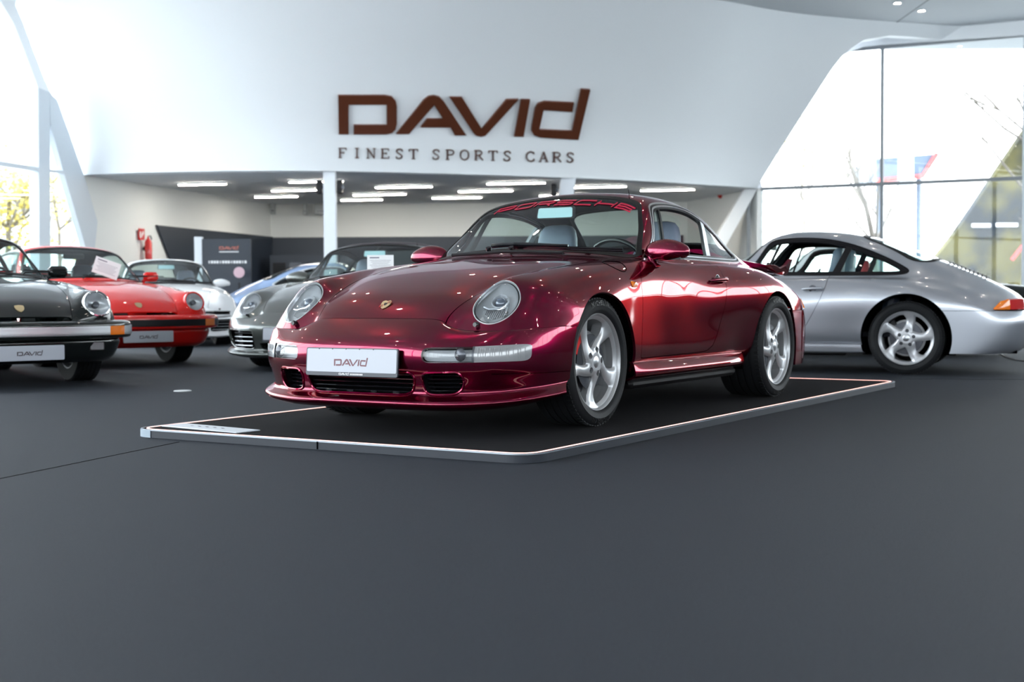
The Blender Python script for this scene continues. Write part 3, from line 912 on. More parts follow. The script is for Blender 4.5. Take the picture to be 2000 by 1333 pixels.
def oval_lamp(root, S, side, Mpaint, style='poly'):
    """headlight from a trimmed lens patch"""
    L = S if side > 0 else S.mirrored()
    def g(V, A):
        y = np.abs(V[:, 1]); s = (V[:, 0] + .605) * .698 + (V[:, 2] - .622) * .716
        return np.sqrt((s / .138) ** 2 + ((y - .585) / .108) ** 2) - 1
    rad = g(L.V, L.A) + 1
    bulge = .012 * np.clip(1 - rad ** 2, 0, 1)
    ring, glass = None, None
    glass, ring = L.clip(lambda V, A: g(V, A) + .034)
    rg = g(glass.V, glass.A) + 1
    glass.V = glass.V + glass.N * (.004 + .014 * np.clip(1 - rg ** 2, 0, 1))[:, None]
    o = ring.offset(.003).flange(.02).build('headlight', M_refl, root)
    glass.flange(.012).build('lens', M_lens, o)
    seal, _ = L.clip(lambda V, A: g(V, A) + .02)
    # bowl: shells shrinking inwards
    c = L.V.mean(0); nrm = L.N.mean(0); nrm /= np.linalg.norm(nrm)
    base, _ = L.clip(lambda V, A: g(V, A) + .06)
    bm_ = Surf(base.V.copy(), base.N, base.A, base.F)
    rb = (g(base.V, base.A) + 1)[:, None]
    bm_.V = base.V - nrm * (.062 * (1 - rb ** 3) + .004) 
    bm_.build('reflector', M_refl, o)
    bezel, _ = L.clip(lambda V, A: g(V, A) + .034)
    _, bezel = bezel.clip(lambda V, A: g(V, A) + .10)
    bezel.V = bezel.V - nrm * .006
    bezel.build('inner_bezel', M_trim, o)
    # local frame of the lamp
    n = Vector(nrm); up = Vector((.698, 0, .716)); up = (up - n * up.dot(n)).normalized(); rt = up.cross(n).normalized()
    cc = Vector(c)
    fr = lambda a, b, h: tuple(cc + rt * a + up * b + n * h)
    pj_ = MB()
    # upper projector: crescent shroud and lens
    def ringpts(a0, b0, ra, rb_, h, n_=32): return [fr(a0 + ra * math.cos(2 * PI * k / n_), b0 + rb_ * math.sin(2 * PI * k / n_), h) for k in range(n_)]
    def shell(rings, mb, mi=0, cap=True):
        vs = []; fs = []; n_ = len(rings[0])
        for r_ in rings: vs += r_
        for i in range(len(rings) - 1):
            for k in range(n_): fs.append((i * n_ + k, i * n_ + (k + 1) % n_, (i + 1) * n_ + (k + 1) % n_, (i + 1) * n_ + k))
        if cap: fs.append(tuple(range((len(rings) - 1) * n_, len(rings) * n_)))
        mb.add(vs, fs, mi, True)
    shell([ringpts(.0, .030, .040, .040, -.055), ringpts(.0, .030, .044, .044, -.028), ringpts(.0, .030, .040, .040, -.022), ringpts(.0, .030, .036, .036, -.030), ringpts(.0, .030, .030, .030, -.050)], pj_, 0, True)
    pj_.build('projector_shroud', M_refl, o)
    pl = MB()
    shell([ringpts(.0, .030, .028, .028, -.040), ringpts(.0, .030, .024, .024, -.026), ringpts(.0, .030, .014, .014, -.018), ringpts(.0, .030, .004, .004, -.016)], pl)
    pl.build('projector_lens', mat('projector_glass', (.10, .12, .16), .04, .2, coat=1.0) if 'projector_glass' not in bpy.data.materials else bpy.data.materials['projector_glass'], o)
    lw = MB()
    pts = [(-.062, -.028), (.062, -.022), (.058, -.055), (.035, -.088), (.0, -.105), (-.035, -.090), (-.058, -.058)]
    lw.prism(pts, -.036, -.032, fr)
    for q in range(11):
        a = -.05 + q * .010
        lw.prism([(a, -.03), (a + .006, -.03), (a + .006, -.085 + abs(a) * .5), (a, -.085 + abs(a) * .5)], -.032, -.028, fr)
    lw.build('fluted_lens', M_frost, o)
    br = MB()
    br.tube([fr(-.064, -.020, -.024), fr(-.03, -.034, -.020), (fr(.0, -.030, -.018)), fr(.03, -.030, -.018), fr(.056, -.010, -.020), fr(.060, -.05, -.022)], .006, 8)
    br.tube([fr(.02, -.03, -.02), fr(.045, .0, -.02), fr(.058, -.035, -.02)], .005, 8)
    br.build('lamp_divider', M_chrome, o)
    return o

def sport_coupe(name, root_loc, rz, label, paint_m, opt):
    """993-type coupe, turbo or narrow"""
    root = empty(name, root_loc, rz, label, 'car')
    rw = opt.get('rw', .03)
    turbo = opt.get('turbo', True)
    Mst = body_master(rw, opt.get('su', 9), opt.get('sv', 7))
    B, pc = split_body(Mst, {'sill': .298 if turbo else .235, 'AR': (2.272, .318, .352 if turbo else .372)})
    # lens patch out of the fender
    def g(V, A):
        y = V[:, 1]; s = (V[:, 0] + .605) * .698 + (V[:, 2] - .622) * .716
        return np.where((V[:, 0] < -.40) & (V[:, 2] > .45) & (y > .3), np.sqrt((s / .138) ** 2 + ((y - .585) / .108) ** 2) - 1, 1.0)
    lens, B = B.clip(g)
    if opt.get('soft'):
        st_, B = B.clip(lambda V, A: np.maximum(.872 - V[:, 2], 1.14 + .10 * np.abs(V[:, 1]) - V[:, 0]))
        st_.both().offset(.004).flange(.014).build('soft_top', opt['soft'], root)
    B.both().flange(.014).build('body', paint_m, root)
    (pc['door_gap'].both() + pc['hood_gap'].both()).offset(-.007).build('panel_gap', M_dark, root)
    inner = B.both().offset(-.016)
    inner.build('inner_lining', M_head, root)
    for s, D in ((1, pc['door']), (-1, pc['door'].mirrored())):
        d = D.flange(.014).build('door', paint_m, root)
        D.offset(-.03).build('door_card', opt.get('card', M_leatherd), d)
        h = MB()     # handle: recess bowl and grip
        yy = .808
        h.lathe([(0, -.003), (.03, .0015), (.034, .0005)], seg=28, c=(1.49, 0, .735))
        h.v = [(1.49 + (x - 1.49), yy + y, .735 + (z - .735) * .95) for x, y, z in h.v]
        P2 = [(x, s * y, z) for x, y, z in h.v]; h.v = P2
        h.build('handle_recess', M_gloss if turbo else M_refd, d)
        h = MB()
        h.tube([(1.40, s * .806, .731), (1.41, s * .824, .733), (1.45, s * .834, .736), (1.52, s * .836, .738), (1.565, s * .832, .739), (1.575, s * .815, .739)], [.008, .010, .011, .013, .015, .010], 12)
        h.build('door_handle', opt.get('handle', paint_m), d)
    H = pc['hood'].both()
    hood = H.flange(.014).build('bonnet', paint_m, root)
    # crest: shield on the bonnet front
    cz = lambda x: .606 + (x + .676) * -1 * 0
    crest = MB()
    sh = [(-.034, .03), (-.036, .012), (-.031, -.012), (-.018, -.032), (0, -.044), (.018, -.032), (.031, -.012), (.036, .012), (.034, .03), (.017, .038), (0, .032), (-.017, .038)]
    import mathutils
    cn = Vector((-.62, 0, .78)).normalized(); cu = Vector((.78, 0, .62)).normalized(); cr = Vector((0, 1, 0))
    c0 = Vector((-.678, 0, .608)) + cn * .001
    fc = lambda a, b, h: tuple(c0 + cr * a + cu * b + cn * h)
    sh = [(a * .78, b * .78) for a, b in sh]; crest.prism(sh, 0, .003, fc)
    crest.build('crest', M_gold, hood)
    c2 = MB()
    c2.prism([(a * .34, b * .34 + .001) for a, b in sh], .003, .0038, fc, 0)
    for sx, sy in ((-1, 1), (1, -1)):
        for q in range(3):
            u = sx * (.010 + q * .0075)
            c2.prism([(u - .0018, sy * .004 + (.002 if sy > 0 else -.018)), (u + .0018, sy * .004 + (.002 if sy > 0 else -.018)), (u + .0018, sy * .004 + (.020 if sy > 0 else 0)), (u - .0018, sy * .004 + (.020 if sy > 0 else 0))], .003, .0036, fc, 1 if q % 2 == 0 else 0)
    c2.build('crest_emblem', [M_crk, M_crr], hood)
    # windscreen, seal, rear window
    W = pc['wind'].both(); f2 = pc['wind_f']
    gl, seal = W.clip(lambda V, A: f2(V[:, [1, 2]]) + .016)
    gl.offset(-.002).build('windscreen', M_glass, root)
    seal.offset(.002).flange(.012).build('windscreen_seal', M_rub, root)
    W = pc['rearw'].both(); f3 = pc['rearw_f']
    gl2, seal = W.clip(lambda V, A: f3(V[:, [1, 2]]) + .014)
    gl2.offset(-.002).build('rear_window', M_glass, root)
    seal.offset(.002).flange(.012).build('rear_window_seal', M_rub, root)
    # side glass area: bright outer trim, black frame, pillars
    fd = pc['dlo_f']; D = pc['dlo']
    def band(p0, p1, w0, w1):      # slanted bar in the side view from (x,z) p0 to p1
        a = np.array(p0); b = np.array(p1); e = (b - a) / np.linalg.norm(b - a); nn = np.array([-e[1], e[0]])
        def f(V, A):
            q = V[:, [0, 2]] - a; t = np.clip((q @ e) / np.linalg.norm(b - a), 0, 1)
            return np.abs(q @ nn) - (w0 + (w1 - w0) * t)
        return f
    inner_, trim = D.clip(lambda V, A: fd(V[:, [0, 2]]) + .006)
    inner_, gut = inner_.clip(lambda V, A: fd(V[:, [0, 2]]) + .017)
    inner_, rail = inner_.clip(lambda V, A: fd(V[:, [0, 2]]) + .024)
    for s in (1, -1):
        T = lambda S_: S_ if s > 0 else S_.mirrored()
        T(trim).offset(.005).flange(.016).build('side_window_trim', opt.get('trim', M_alu), root)
        T(gut).offset(.0).flange(.012).build('rain_gutter', M_trim, root)
        T(rail).offset(.003).flange(.012).build('window_rail', opt.get('trim', M_alu), root)
        win, fr_ = inner_.clip(lambda V, A: fd(V[:, [0, 2]]) + .036)
        fr = T(fr_).offset(-.002).flange(.02).build('side_window_frame', M_trim, root)
        bp = band((1.650, .83), (1.800, 1.16), .030, .024)
        bar, win = win.clip(bp)
        T(bar).offset(.001).flange(.02).build('door_pillar', opt.get('pillar', M_alu), root)
        vb = band((1.04, .83), (1.19, 1.19), .008, .008)
        vl = lambda V, A: ((V[:, 0] - 1.04) - (V[:, 2] - .83) * .4167) * .923
        w_f, w_r = win.clip(lambda V, A: vl(V, A) + .009)
        bar, w_r = w_r.clip(lambda V, A: vl(V, A) - .009)
        win = w_f + w_r
        T(bar).offset(.0).flange(.02).build('vent_window_bar', M_trim, root)
        vent, rest = win.clip(lambda V, A: (V[:, 0] - 1.04) - (V[:, 2] - .83) * .4167)
        T(vent).offset(-.006).build('vent_window', M_glass, root)
        qw, dw = rest.clip(lambda V, A: 1.65 + (V[:, 2] - .83) * .4545 - V[:, 0])
        T(qw).offset(-.006).build('quarter_window', M_glass, root)
        if s > 0: T(dw).offset(-.006).build('door_window', M_glass, root)
    # headlights
    if opt.get('nolamp'):
        for s in (1, -1): (lens if s > 0 else lens.mirrored()).flange(.01).build('lamp_cover', paint_m, root)
    else:
        for s in (1, -1): oval_lamp(root, lens, s, paint_m)
    # headlight washers
    for s in (1, -1):
        w = MB(); w.tube([(-.700, s * .545, .515), (-.722, s * .545, .517), (-.728, s * .545, .517)], [.012, .013, .010], 14)
        w.build('headlight_washer', M_gloss, root)
    # front bumper
    fb = net_surface(net_front_bumper(), 9, 11, .97)
    fb = Surf(fb.V, -fb.N, fb.A, [tuple(reversed(f)) for f in fb.F])
    fb.clip(lambda V, A: A[:, 0] - .6)[0].both().offset(-.010).build('bumper_gap', M_dark, root)
    fb = fb.clip(lambda V, A: .15 - A[:, 0])[0]
    _, fb = fb.clip(lambda V, A: np.where((V[:, 1] > .45), np.hypot(V[:, 0], V[:, 2] - AF[1]) - AF[2] - .004, 1.0))
    lampP = poly_sdf(round_poly([(.365,.344),(.365,.414),(.60,.419),(.768,.428),(.788,.425),(.788,.352),(.60,.347)], [.034,.034,0,.01,.014,.03,0]))
    modern = opt.get('modern', False)
    if modern:
        lampP = poly_sdf(round_poly([(.44,.385),(.44,.418),(.70,.432),(.70,.40)], .01))
    elif not turbo:
        lampP = poly_sdf(round_poly([(.50,.350),(.50,.412),(.768,.425),(.788,.42),(.788,.352)], .02))
    lm, fb = fb.clip(lambda V, A: np.where((V[:, 2] < .45) & (V[:, 2] > .33) & (V[:, 0] < -.56), lampP(V[:, [1, 2]]), 1.0))
    holeC = poly_sdf(round_poly([(-.318,.272),(-.30,.205),(-.25,.192),(.25,.192),(.30,.205),(.318,.272),(.30,.300),(-.30,.300)], .03))
    holeS = poly_sdf(round_poly([(.352,.272),(.362,.205),(.40,.194),(.50,.198),(.535,.225),(.545,.270),(.525,.302),(.37,.300)], .028))
    if modern:
        holeC = poly_sdf(round_poly([(-.34,.262),(-.32,.205),(-.25,.192),(.25,.192),(.32,.205),(.34,.262)], .02))
        holeS = poly_sdf(round_poly([(.40,.375),(.39,.215),(.44,.200),(.66,.212),(.735,.26),(.765,.36),(.74,.385)], .03))
    holeF = lambda V, A: np.minimum(holeC(V[:, [1, 2]]), np.where(V[:, 0] < -.6, holeS(V[:, [1, 2]]), 1.0))
    fb0 = fb
    openings, fb = fb.clip(lambda V, A: np.where((V[:, 2] < (.39 if modern else .32)) & (V[:, 0] < -.5), holeF(V, A), 1.0))
    if turbo:      # joint of the lower spoiler
        up_, lo_ = fb.clip(lambda V, A: np.where(V[:, 1] > .655, .2945 - V[:, 2], -1.0))
        mid_, lo_ = lo_.clip(lambda V, A: .2915 - V[:, 2])
        mid_.both().offset(-.004).build('spoiler_joint', M_dark, root); fb = up_ + lo_
    fbo = fb.both().flange(.018)
    if opt.get('slot'):
        sl_, fb = fb.clip(lambda V, A: np.maximum(np.abs(V[:, 2] - .468) - .030, V[:, 1] - .70))
        sl_.both().offset(-.03).build('upper_grille', M_trim, root); fbo = fb.both().flange(.02)
    # deep lip around the intake openings
    bo = fbo.build('front_bumper', paint_m, root)
    ob = openings.both()
    tun = MB(); V_ = ob.V
    for i, j in ob.boundary():
        if abs(V_[i][1]) < 1e-5 and abs(V_[j][1]) < 1e-5: continue
        a, b = V_[i], V_[j]
        tun.add([a, b, (b[0] + .09, b[1] * .985, .245 + (b[2] - .245) * .9), (a[0] + .09, a[1] * .985, .245 + (a[2] - .245) * .9)], [(0, 1, 2, 3)])
    tun.build('intake_duct', M_trim, bo)
    for lp_ in ob.loops():
        if len(lp_) < 20: continue
        P_ = [tuple(V_[i]) for i in lp_[::2]]
        if min(abs(q_[1]) for q_ in P_) < .01:      # the centre opening is cut in two halves: join them
            P_ = [q_ for q_ in P_ if abs(q_[1]) > .004]
            P_ = sorted(P_, key=lambda q_: math.atan2(q_[2] - .245, q_[1]))
            continue
        rm_ = MB(); rm_.tube(P_, .0065, 7, closed=True); rm_.build('intake_rim', paint_m, bo)
    cP = [p_ for p_ in round_poly([(-.318,.272),(-.30,.205),(-.25,.192),(.25,.192),(.30,.205),(.318,.272),(.30,.300),(-.30,.300)], .03)] if not modern else []
    if cP:
        TBm = BVHTree.FromPolygons([tuple(v) for v in (fb0.both()).V.tolist()], [tuple(int(i) for i in f) for f in fb0.both().F])
        q2 = []
        n2 = len(cP)
        for i in range(n2):
            a, b = cP[i], cP[(i + 1) % n2]; k2 = max(1, int(math.hypot(b[0] - a[0], b[1] - a[1]) / .03))
            for t in range(k2):
                y_, z_ = a[0] + (b[0] - a[0]) * t / k2, a[1] + (b[1] - a[1]) * t / k2
                h_ = TBm.ray_cast(Vector((-2, y_, z_)), Vector((1, 0, 0)))
                if h_[0] is not None: q2.append(tuple(h_[0]))
        rm_ = MB(); rm_.tube(q2, .0065, 7, closed=True); rm_.build('intake_rim', paint_m, bo)
    back = MB(); back.box((-.74, 0, .25), (.02, 1.10, .14)); back.build('intake_shadow_panel', M_dark, bo)
    gr = MB()
    for z in (.206, .226, .246, .266, .286):
        gr.tube([(-.862, y, z) for y in (-.30, -.15, 0, .15, .30)], .0035, 6)
    for y in (-.2, -.07, .07, .2): gr.box((-.866, y, .203), (.012, .034, .006))
    gr.build('centre_grille', M_gloss, bo)
    for s in (1, -1):
        gr = MB()
        if modern:
            for z in (.235, .275, .315, .352):
                gr.tube([(-.855, s * .42, z), (-.815, s * .52, z), (-.755, s * .61, z), (-.685, s * .69, z)], .0045, 6)
            gr.build('side_grille', M_alu, bo)
            continue
        for z in (.212, .230, .248, .266, .284):
            gr.tube([(-.838 + .0, s * .36, z), (-.822, s * .42, z), (-.79, s * .48, z), (-.765, s * .535, z)], .0035, 6)
        gr.build('side_grille', M_gloss, bo)
    # bumper lamps: clear fog part inside, ribbed indicator outside
    for s in (1, -1):
        L = lm if s > 0 else lm.mirrored()
        cutf = (lambda V, A: np.abs(V[:, 1]) - .590)
        fog, ind = L.clip(cutf)
        fo = fog.offset(-.001).flange(.01).build('fog_lamp', M_lens if turbo else M_frost, root)
        fog.offset(-.035).build('reflector', M_refm, fo)
        gl_ = MB(); gl_.lathe([(0, .002), (.02, 0), (.03, -.008)], axis='X', seg=28, c=(0, 0, 0)); gl_.v = [(-.842 - x, s * (.535) + y, .381 + z) for x, y, z in gl_.v]
        if turbo: gl_.build('bulb_lens', M_refd, fo)
        # ribs on the indicator
        o_ = ind.offset(.001).flange(.01)
        oi = o_.build('indicator_lamp', M_frost, root)
        rb_ = MB()
        if modern: continue
        for q in range(15):
            yq = .605 + q * .0118
            sl = np.argmin(np.abs(np.abs(L.V[:, 1]) - yq) + np.abs(L.V[:, 2] - .386))
            p = L.V[sl]; nn = L.N[sl]
            rb_.tube([(p[0] + nn[0] * .0005, p[1] + nn[1] * .0005, .360), (p[0] + nn[0] * .001, p[1] + nn[1] * .001, .386), (p[0] + nn[0] * .0005, p[1] + nn[1] * .0005, .412)], .0017, 5)
        rb_.build('indicator_ribs', M_frost, oi)
        fb_r = L.clip(lambda V, A: .586 - np.abs(V[:, 1]))[0].clip(lambda V, A: np.abs(V[:, 1]) - .594)[0]
        fb_r.offset(.003).flange(.006).build('lamp_joint', M_refd, fo)
    # rear bumper
    rb = net_surface(net_rear_bumper(rw), 8, 9, .85)
    rb = Surf(rb.V, rb.N, rb.A, rb.F)
    _, rb = rb.clip(lambda V, A: np.where((V[:, 1] > .45), np.hypot(V[:, 0] - AR[0], V[:, 2] - AR[1]) - (AR[2] if turbo else .372) - .004, 1.0))
    rb.clip(lambda V, A: A[:, 0] - .8)[0].both().offset(-.012).build('bumper_gap', M_dark, root)
    rb = rb.clip(lambda V, A: .32 - A[:, 0])[0]
    rb.both().flange(.014).build('rear_bumper', paint_m, root)
    if not turbo:
        cl_ = MB()
        for s in (1, -1):
            q_ = [rb.V[np.argmin(np.abs(rb.V[:, 1] - yy_) + np.abs(rb.V[:, 2] - .30))] for yy_ in (.862, .845, .80, .70, .5, .2)]
        eg = MB()
        for q in range(10):
            x_ = 2.585 + q * .034; z_ = .972 - (x_ - 2.56) * .43
            eg.box((x_, 0, z_ + .002), (.010, .60, .014), Matrix.Rotation(.3, 4, 'Y'))
        eg.build('engine_grille', M_trim, root)
    # tail lamps wrap around the corner
    for s in (1, -1):
        t = MB()
        pr = [(2.965, .790 + .5 * rw), (3.02, .752 + .4 * rw), (3.08, .70 + .3 * rw), (3.15, .60), (3.19, .45)]
        vs = []; fs = []
        for i, (x, y) in enumerate(pr):
            tz = (.560, .622, .640, .645, .645)[i]
            for (dx, z) in ((.0, .548), (.012, .553), (.012, .6 * .553 + .4 * tz), (.006, tz - .006), (-.004, tz)):
                vs.append((x + dx + .006, s * (y + dx * .8 + .005), z))
        for i in range(len(pr) - 1):
            for q in range(4): fs.append((i * 5 + q, i * 5 + q + 1, i * 5 + 6 + q, i * 5 + 5 + q))
        half = [f for f in fs if min(f) < 10]; rest_ = [f for f in fs if min(f) >= 10]
        t.add(vs, half, 0, True); t.add(vs, rest_, 1, True)
        t.build('tail_lamp', [M_amber, M_redl], root)
    # number plate
    pl = plate_unit(root, (-.948, 0, .342), math.radians(0), .54, .132, M_plet, frame=True)
    pl.rotation_euler = (0, math.radians(4), 0)
    # wheels
    st = opt.get('wheel', 'twist'); rr = opt.get('rr', .241)
    ph = opt.get('phase', (1.05, .6, .9, .3))
    R = opt.get('R', .318)
    yf, yr = opt.get('yf', .805), opt.get('yr', .885)
    wheel('wheel', root, (0, -yf, R), -1, R, .225, rr, st, ph[0], opt.get('cal', True))
    wheel('wheel', root, (0, yf, R), 1, R, .225, rr, st, ph[1], opt.get('cal', True))
    wheel('wheel', root, (2.272, -yr, R), -1, R, .285 if turbo else .25, rr, st, ph[2], opt.get('cal', True))
    wheel('wheel', root, (2.272, yr, R), 1, R, .285 if turbo else .25, rr, st, ph[3], opt.get('cal', True))
    # wheel wells and underside
    u = MB()
    for ax, yin in ((0, .52), (2.272, .54)):
        for s in (1, -1):
            prof = [(AF[2] + .012, 0), (AF[2] + .012, -.30)]
            n_ = 28; vs = []; fs = []
            for k in range(n_ + 1):
                a = -.35 + (PI + .7) * k / n_
                for yv in (.79, yin): vs.append((ax + (AF[2] + .012) * math.cos(a), s * yv, AF[1] + (AF[2] + .012) * math.sin(a)))
            for k in range(n_): fs.append((2 * k, 2 * k + 1, 2 * k + 3, 2 * k + 2))
            u.add(vs, fs, 0, True)
            u.box((ax, s * yin, .42), (.78, .01, .52))
    u.box((1.13, 0, .20), (1.50, 1.52, .05)); u.box((-.35, 0, .22), (.84, .98, .14)); u.box((2.85, 0, .26), (.6, 1.1, .16)); u.box((1.13,0,.34),(1.5,1.56,.22)); 
    u.box((0, 0, .45), (.9, .98, .02)); u.box((2.3, 0, .45), (.9, 1.04, .5))
    u.box((0.0, 0, .20), (.09, 1.2, .06)); u.box((2.272, 0, .22), (.12, 1.2, .08))
    u.build('underbody', M_dark, root)
    # rocker skirt
    sk = []
    xs = [(.325, .05), (.43, .5), (.60, .8), (.95, 1), (1.30, 1), (1.55, .9), (1.72, .5), (1.80, .15)]
    if not turbo: xs = xs[:-2] + [(1.75, .9), (1.96, .9)]
    for x, k in xs:
        if turbo:
            sk.append([(x, .812, .306), (x, .832 + .004 * k, .300), (x, .840 + .016 * k, .284), (x, .846 + .030 * k, .258), (x + .0, .848 + .030 * k, .236), (x, .840 + .022 * k, .222), (x, .80, .205), (x, .70, .200)])
        else:
            sk.append([(x, .800, .262), (x, .818, .258), (x, .824, .248), (x, .826, .230), (x, .824, .205), (x, .818, .188), (x, .78, .178), (x, .70, .176)])
    K = net_surface(np.array(sk), 8, 5, .8, mirror0=False)
    _, K = K.clip(lambda V, A: np.hypot(V[:, 0] - AR[0], V[:, 2] - AR[1]) - (AR[2] if turbo else .372) - .002)
    for s in (1, -1):
        K2 = K if s > 0 else K.mirrored()
        so = K2.flange(.01, skip_mid=False).build('side_skirt', paint_m, root)
    for s in (1, -1):
        us = MB(); us.box((1.07, s * .758, .186), (1.42, .10, .055), bev=.02); us.build('sill_underside', M_rub, root)
    fc_ = MB()       # fuel flap outline on the left wing
    TB_ = BVHTree.FromPolygons([tuple(v) for v in Mst.V.tolist()], [tuple(int(i) for i in f) for f in Mst.F])
    rp_ = []
    for k in range(32):
        a = 2 * PI * k / 32; h_ = TB_.ray_cast(Vector((.345 + .075 * math.cos(a), .715 + .058 * math.sin(a), 1.2)), Vector((0, 0, -1)))
        if h_[0] is not None: rp_.append((h_[0].x, -h_[0].y, h_[0].z + .0005))
    if turbo and len(rp_) == 32: fc_.tube(rp_, .0022, 5, closed=True); fc_.build('fuel_flap_gap', M_dark, root)
    # side markers
    for s in (1, -1):
        m = MB(); m.box((0, 0, 0), (.062, .012, .030), bev=.005)
        m.v = [(x + .385, s * (y + .8105 - (z) * .35 - x * .02), z + .706) for x, y, z in m.v]
        m.build('side_marker', M_amber, root)
    # door mirrors
    for s in (1, -1):
        m = MB(); n_, k_ = 28, 14; vs = []; fs = []
        for i in range(k_ + 1):
            ph_ = PI * i / k_
            for k in range(n_):
                a = 2 * PI * k / n_
                yy = -math.cos(ph_); rad = math.sin(ph_) ** .72
                x = rad * math.cos(a); z = rad * math.sin(a)
                x = x * .070 if x < 0 else x * .028
                taper = 1 - .22 * max(0, yy)
                zz = z * .074 * taper if z > 0 else -abs(z) ** .8 * .050 * taper
                vs.append((.835 + x, s * (.792 + yy * .130), .882 + zz))
        for i in range(k_):
            for k in range(n_): fs.append((i * n_ + k, i * n_ + (k + 1) % n_, (i + 1) * n_ + (k + 1) % n_, (i + 1) * n_ + k))
        m.add(vs, fs, 0, True)
        m.tube([(.815, s * .70, .875), (.81, s * .705, .845), (.80, s * .725, .812), (.80, s * .735, .795)], [.030, .024, .024, .034], 16)
        mo = m.build('door_mirror', paint_m, root)
        g_ = MB(); g_.prism(ellipse_pts((0, 0), .112, .045, 28), 0, .004, lambda a, b, h: (.862 + h, s * (.795) + a, .897 + b)); g_.build('mirror_glass', M_chrome, mo)
        b_ = MB(); b_.prism([(-.10, -.012), (.10, -.010), (.10, .012), (-.10, .004)], 0, .05, lambda a, b, h: (.800 + h, s * (.785) + s * a, .850 + b)); b_.build('mirror_underside', M_trim, mo)
        q_ = MB(); q_.prism([(.80, .848), (.89, .848), (.845, .90)], .0, .012, lambda a, b, h: (a, s * (.672 + h + (.848 - b) * .45), b)); q_.build('mirror_mount', M_trim, mo)
    # cowl panel, wipers
    cw = MB()
    for (yw, L_, dy) in ((-.02, .0, 0), (.0, 0, 0)): pass
    cw.tube([(.435, y, .892 - abs(y) * .035) if abs(y) < .5 else (.50, y, .86) for y in np.linspace(-.36, .36, 9)], .010, 8)
    cw.build('cowl_vent', M_trim, root)
    for (y0, ln) in ((.13, .58), (-.02, .52)) if True else ():
        w = MB()
        w.tube([(.470, y0, .885), (.452, y0, .920)], [.016, .015], 12)
        zt = lambda y: .918 - .04 * abs(y)
        xt = lambda y: .500 + .20 * abs(y) ** 1.6 + .03 * (abs(y) > .4)
        pts_ = [(xt(y) - .012, y, zt(y) + .016) for y in np.linspace(y0, y0 - ln * .62, 5)]
        w.tube(pts_, [.014, .013, .011, .009, .008], 8)
        pts_ = [(xt(y) + .012, y, zt(y) + .006) for y in np.linspace(y0 - .10, y0 - ln - .08, 9)]
        w.tube(pts_, .008, 6)
        w.tube([(p[0], p[1], p[2] - .010) for p in pts_], .007, 6)
        w.build('wiper', M_gloss, root)
    # interior
    tub = MB()
    tub.box((1.35, 0, .34), (1.7, 1.50, .04)); tub.box((2.28, 0, .60), (.05, 1.30, .40)); tub.box((2.42,0,.79),(.40,.90,.02)); tub.box((1.02, 0, .45), (.9, .18, .16), bev=.03)
    tub.box((.50, 0, .55), (.03, 1.45, .5))
    tub.build('cabin_tub', M_head, root)
    ds = []
    for x, z in ((.52, .845), (.60, .862), (.76, .868), (.90, .862), (.96, .835), (.97, .76), (.94, .68)):
        ds.append([(x + .10 * (y / .66) ** 2, y, z - (.016 if y > .55 else 0)) for y in (0, .2, .40, .55, .64)])
    DS = net_surface(np.array(ds), 4, 4, .7)
    DS.both().build('dashboard', opt.get('dash', M_head), root)
    sw = MB()
    cx, cy, cz = 1.10, -.355, .80
    ax = Vector((.90, 0, .43)).normalized(); u1 = Vector((0, 1, 0)); u2 = ax.cross(u1).normalized()
    rim_ = [Vector((cx, cy, cz)) + u1 * (.185 * math.cos(a)) + u2 * (.185 * math.sin(a)) for a in [2 * PI * k / 40 for k in range(40)]]
    sw.tube(rim_, .014, 10, closed=True)
    sw.tube([Vector((cx, cy, cz)) - ax * .01, Vector((cx, cy, cz)) + ax * .02], [.07, .05], 18)
    for a in (0, PI, -PI / 2 + .5, -PI / 2 - .5): sw.tube([Vector((cx, cy, cz)), Vector((cx, cy, cz)) + u1 * (.18 * math.cos(a)) + u2 * (.18 * math.sin(a))], .014, 8)
    sw.tube([Vector((cx, cy, cz)), Vector((cx, cy, cz)) - ax * .2], .03, 10)
    sw.build('steering_wheel', M_gloss, root)
    for s in (1, -1): seat(root, 1.50, s * .36, opt.get('seat_top', 1.10), opt.get('leather', M_leather), M_leatherd)
    rs_ = MB(); rs_.box((2.12, .34, .60), (.16, .50, .42), Matrix.Rotation(.2, 4, 'Y'), bev=.06); rs_.box((2.12, -.34, .60), (.16, .50, .42), Matrix.Rotation(.2, 4, 'Y'), bev=.06)
    rs_.build('rear_seat_backs', M_leatherd, root)
    rv = MB(); rv.prism(round_poly([(-.125, -.035), (.125, -.035), (.120, .033), (-.120, .033)], .014), 0, .022, lambda a, b, h: (.985 + h + b * .18, a + .0, 1.135 + b))
    rv.tube([(1.005, 0, 1.150), (1.06, 0, 1.175), (1.115, 0, 1.205)], [.010, .010, .012], 8)
    ro = rv.build('rear_view_mirror', M_trim, root)
    rg = MB(); rg.prism(round_poly([(-.118, -.030), (.118, -.030), (.113, .028), (-.113, .028)], .012), 0, .0015, lambda a, b, h: (.983 - h + b * .18, a, 1.135 + b))
    rg.build('mirror_face', mat('mirror_back_pale', (.45, .66, .72), .25) if 'mirror_back_pale' not in bpy.data.materials else bpy.data.materials['mirror_back_pale'], ro)
    # antenna
    an = MB(); an.tube([(1.16, -.40, 1.200), (1.14, -.405, 1.235), (1.12, -.41, 1.262)], [.006, .002, .0012], 6); an.tube([(1.16, -.40, 1.195), (1.16, -.40, 1.212)], [.012, .007], 10)
    an.build('aerial', M_gloss, root)
    return root, dict(B=B, pc=pc, Mst=Mst, W=W, windg=gl)

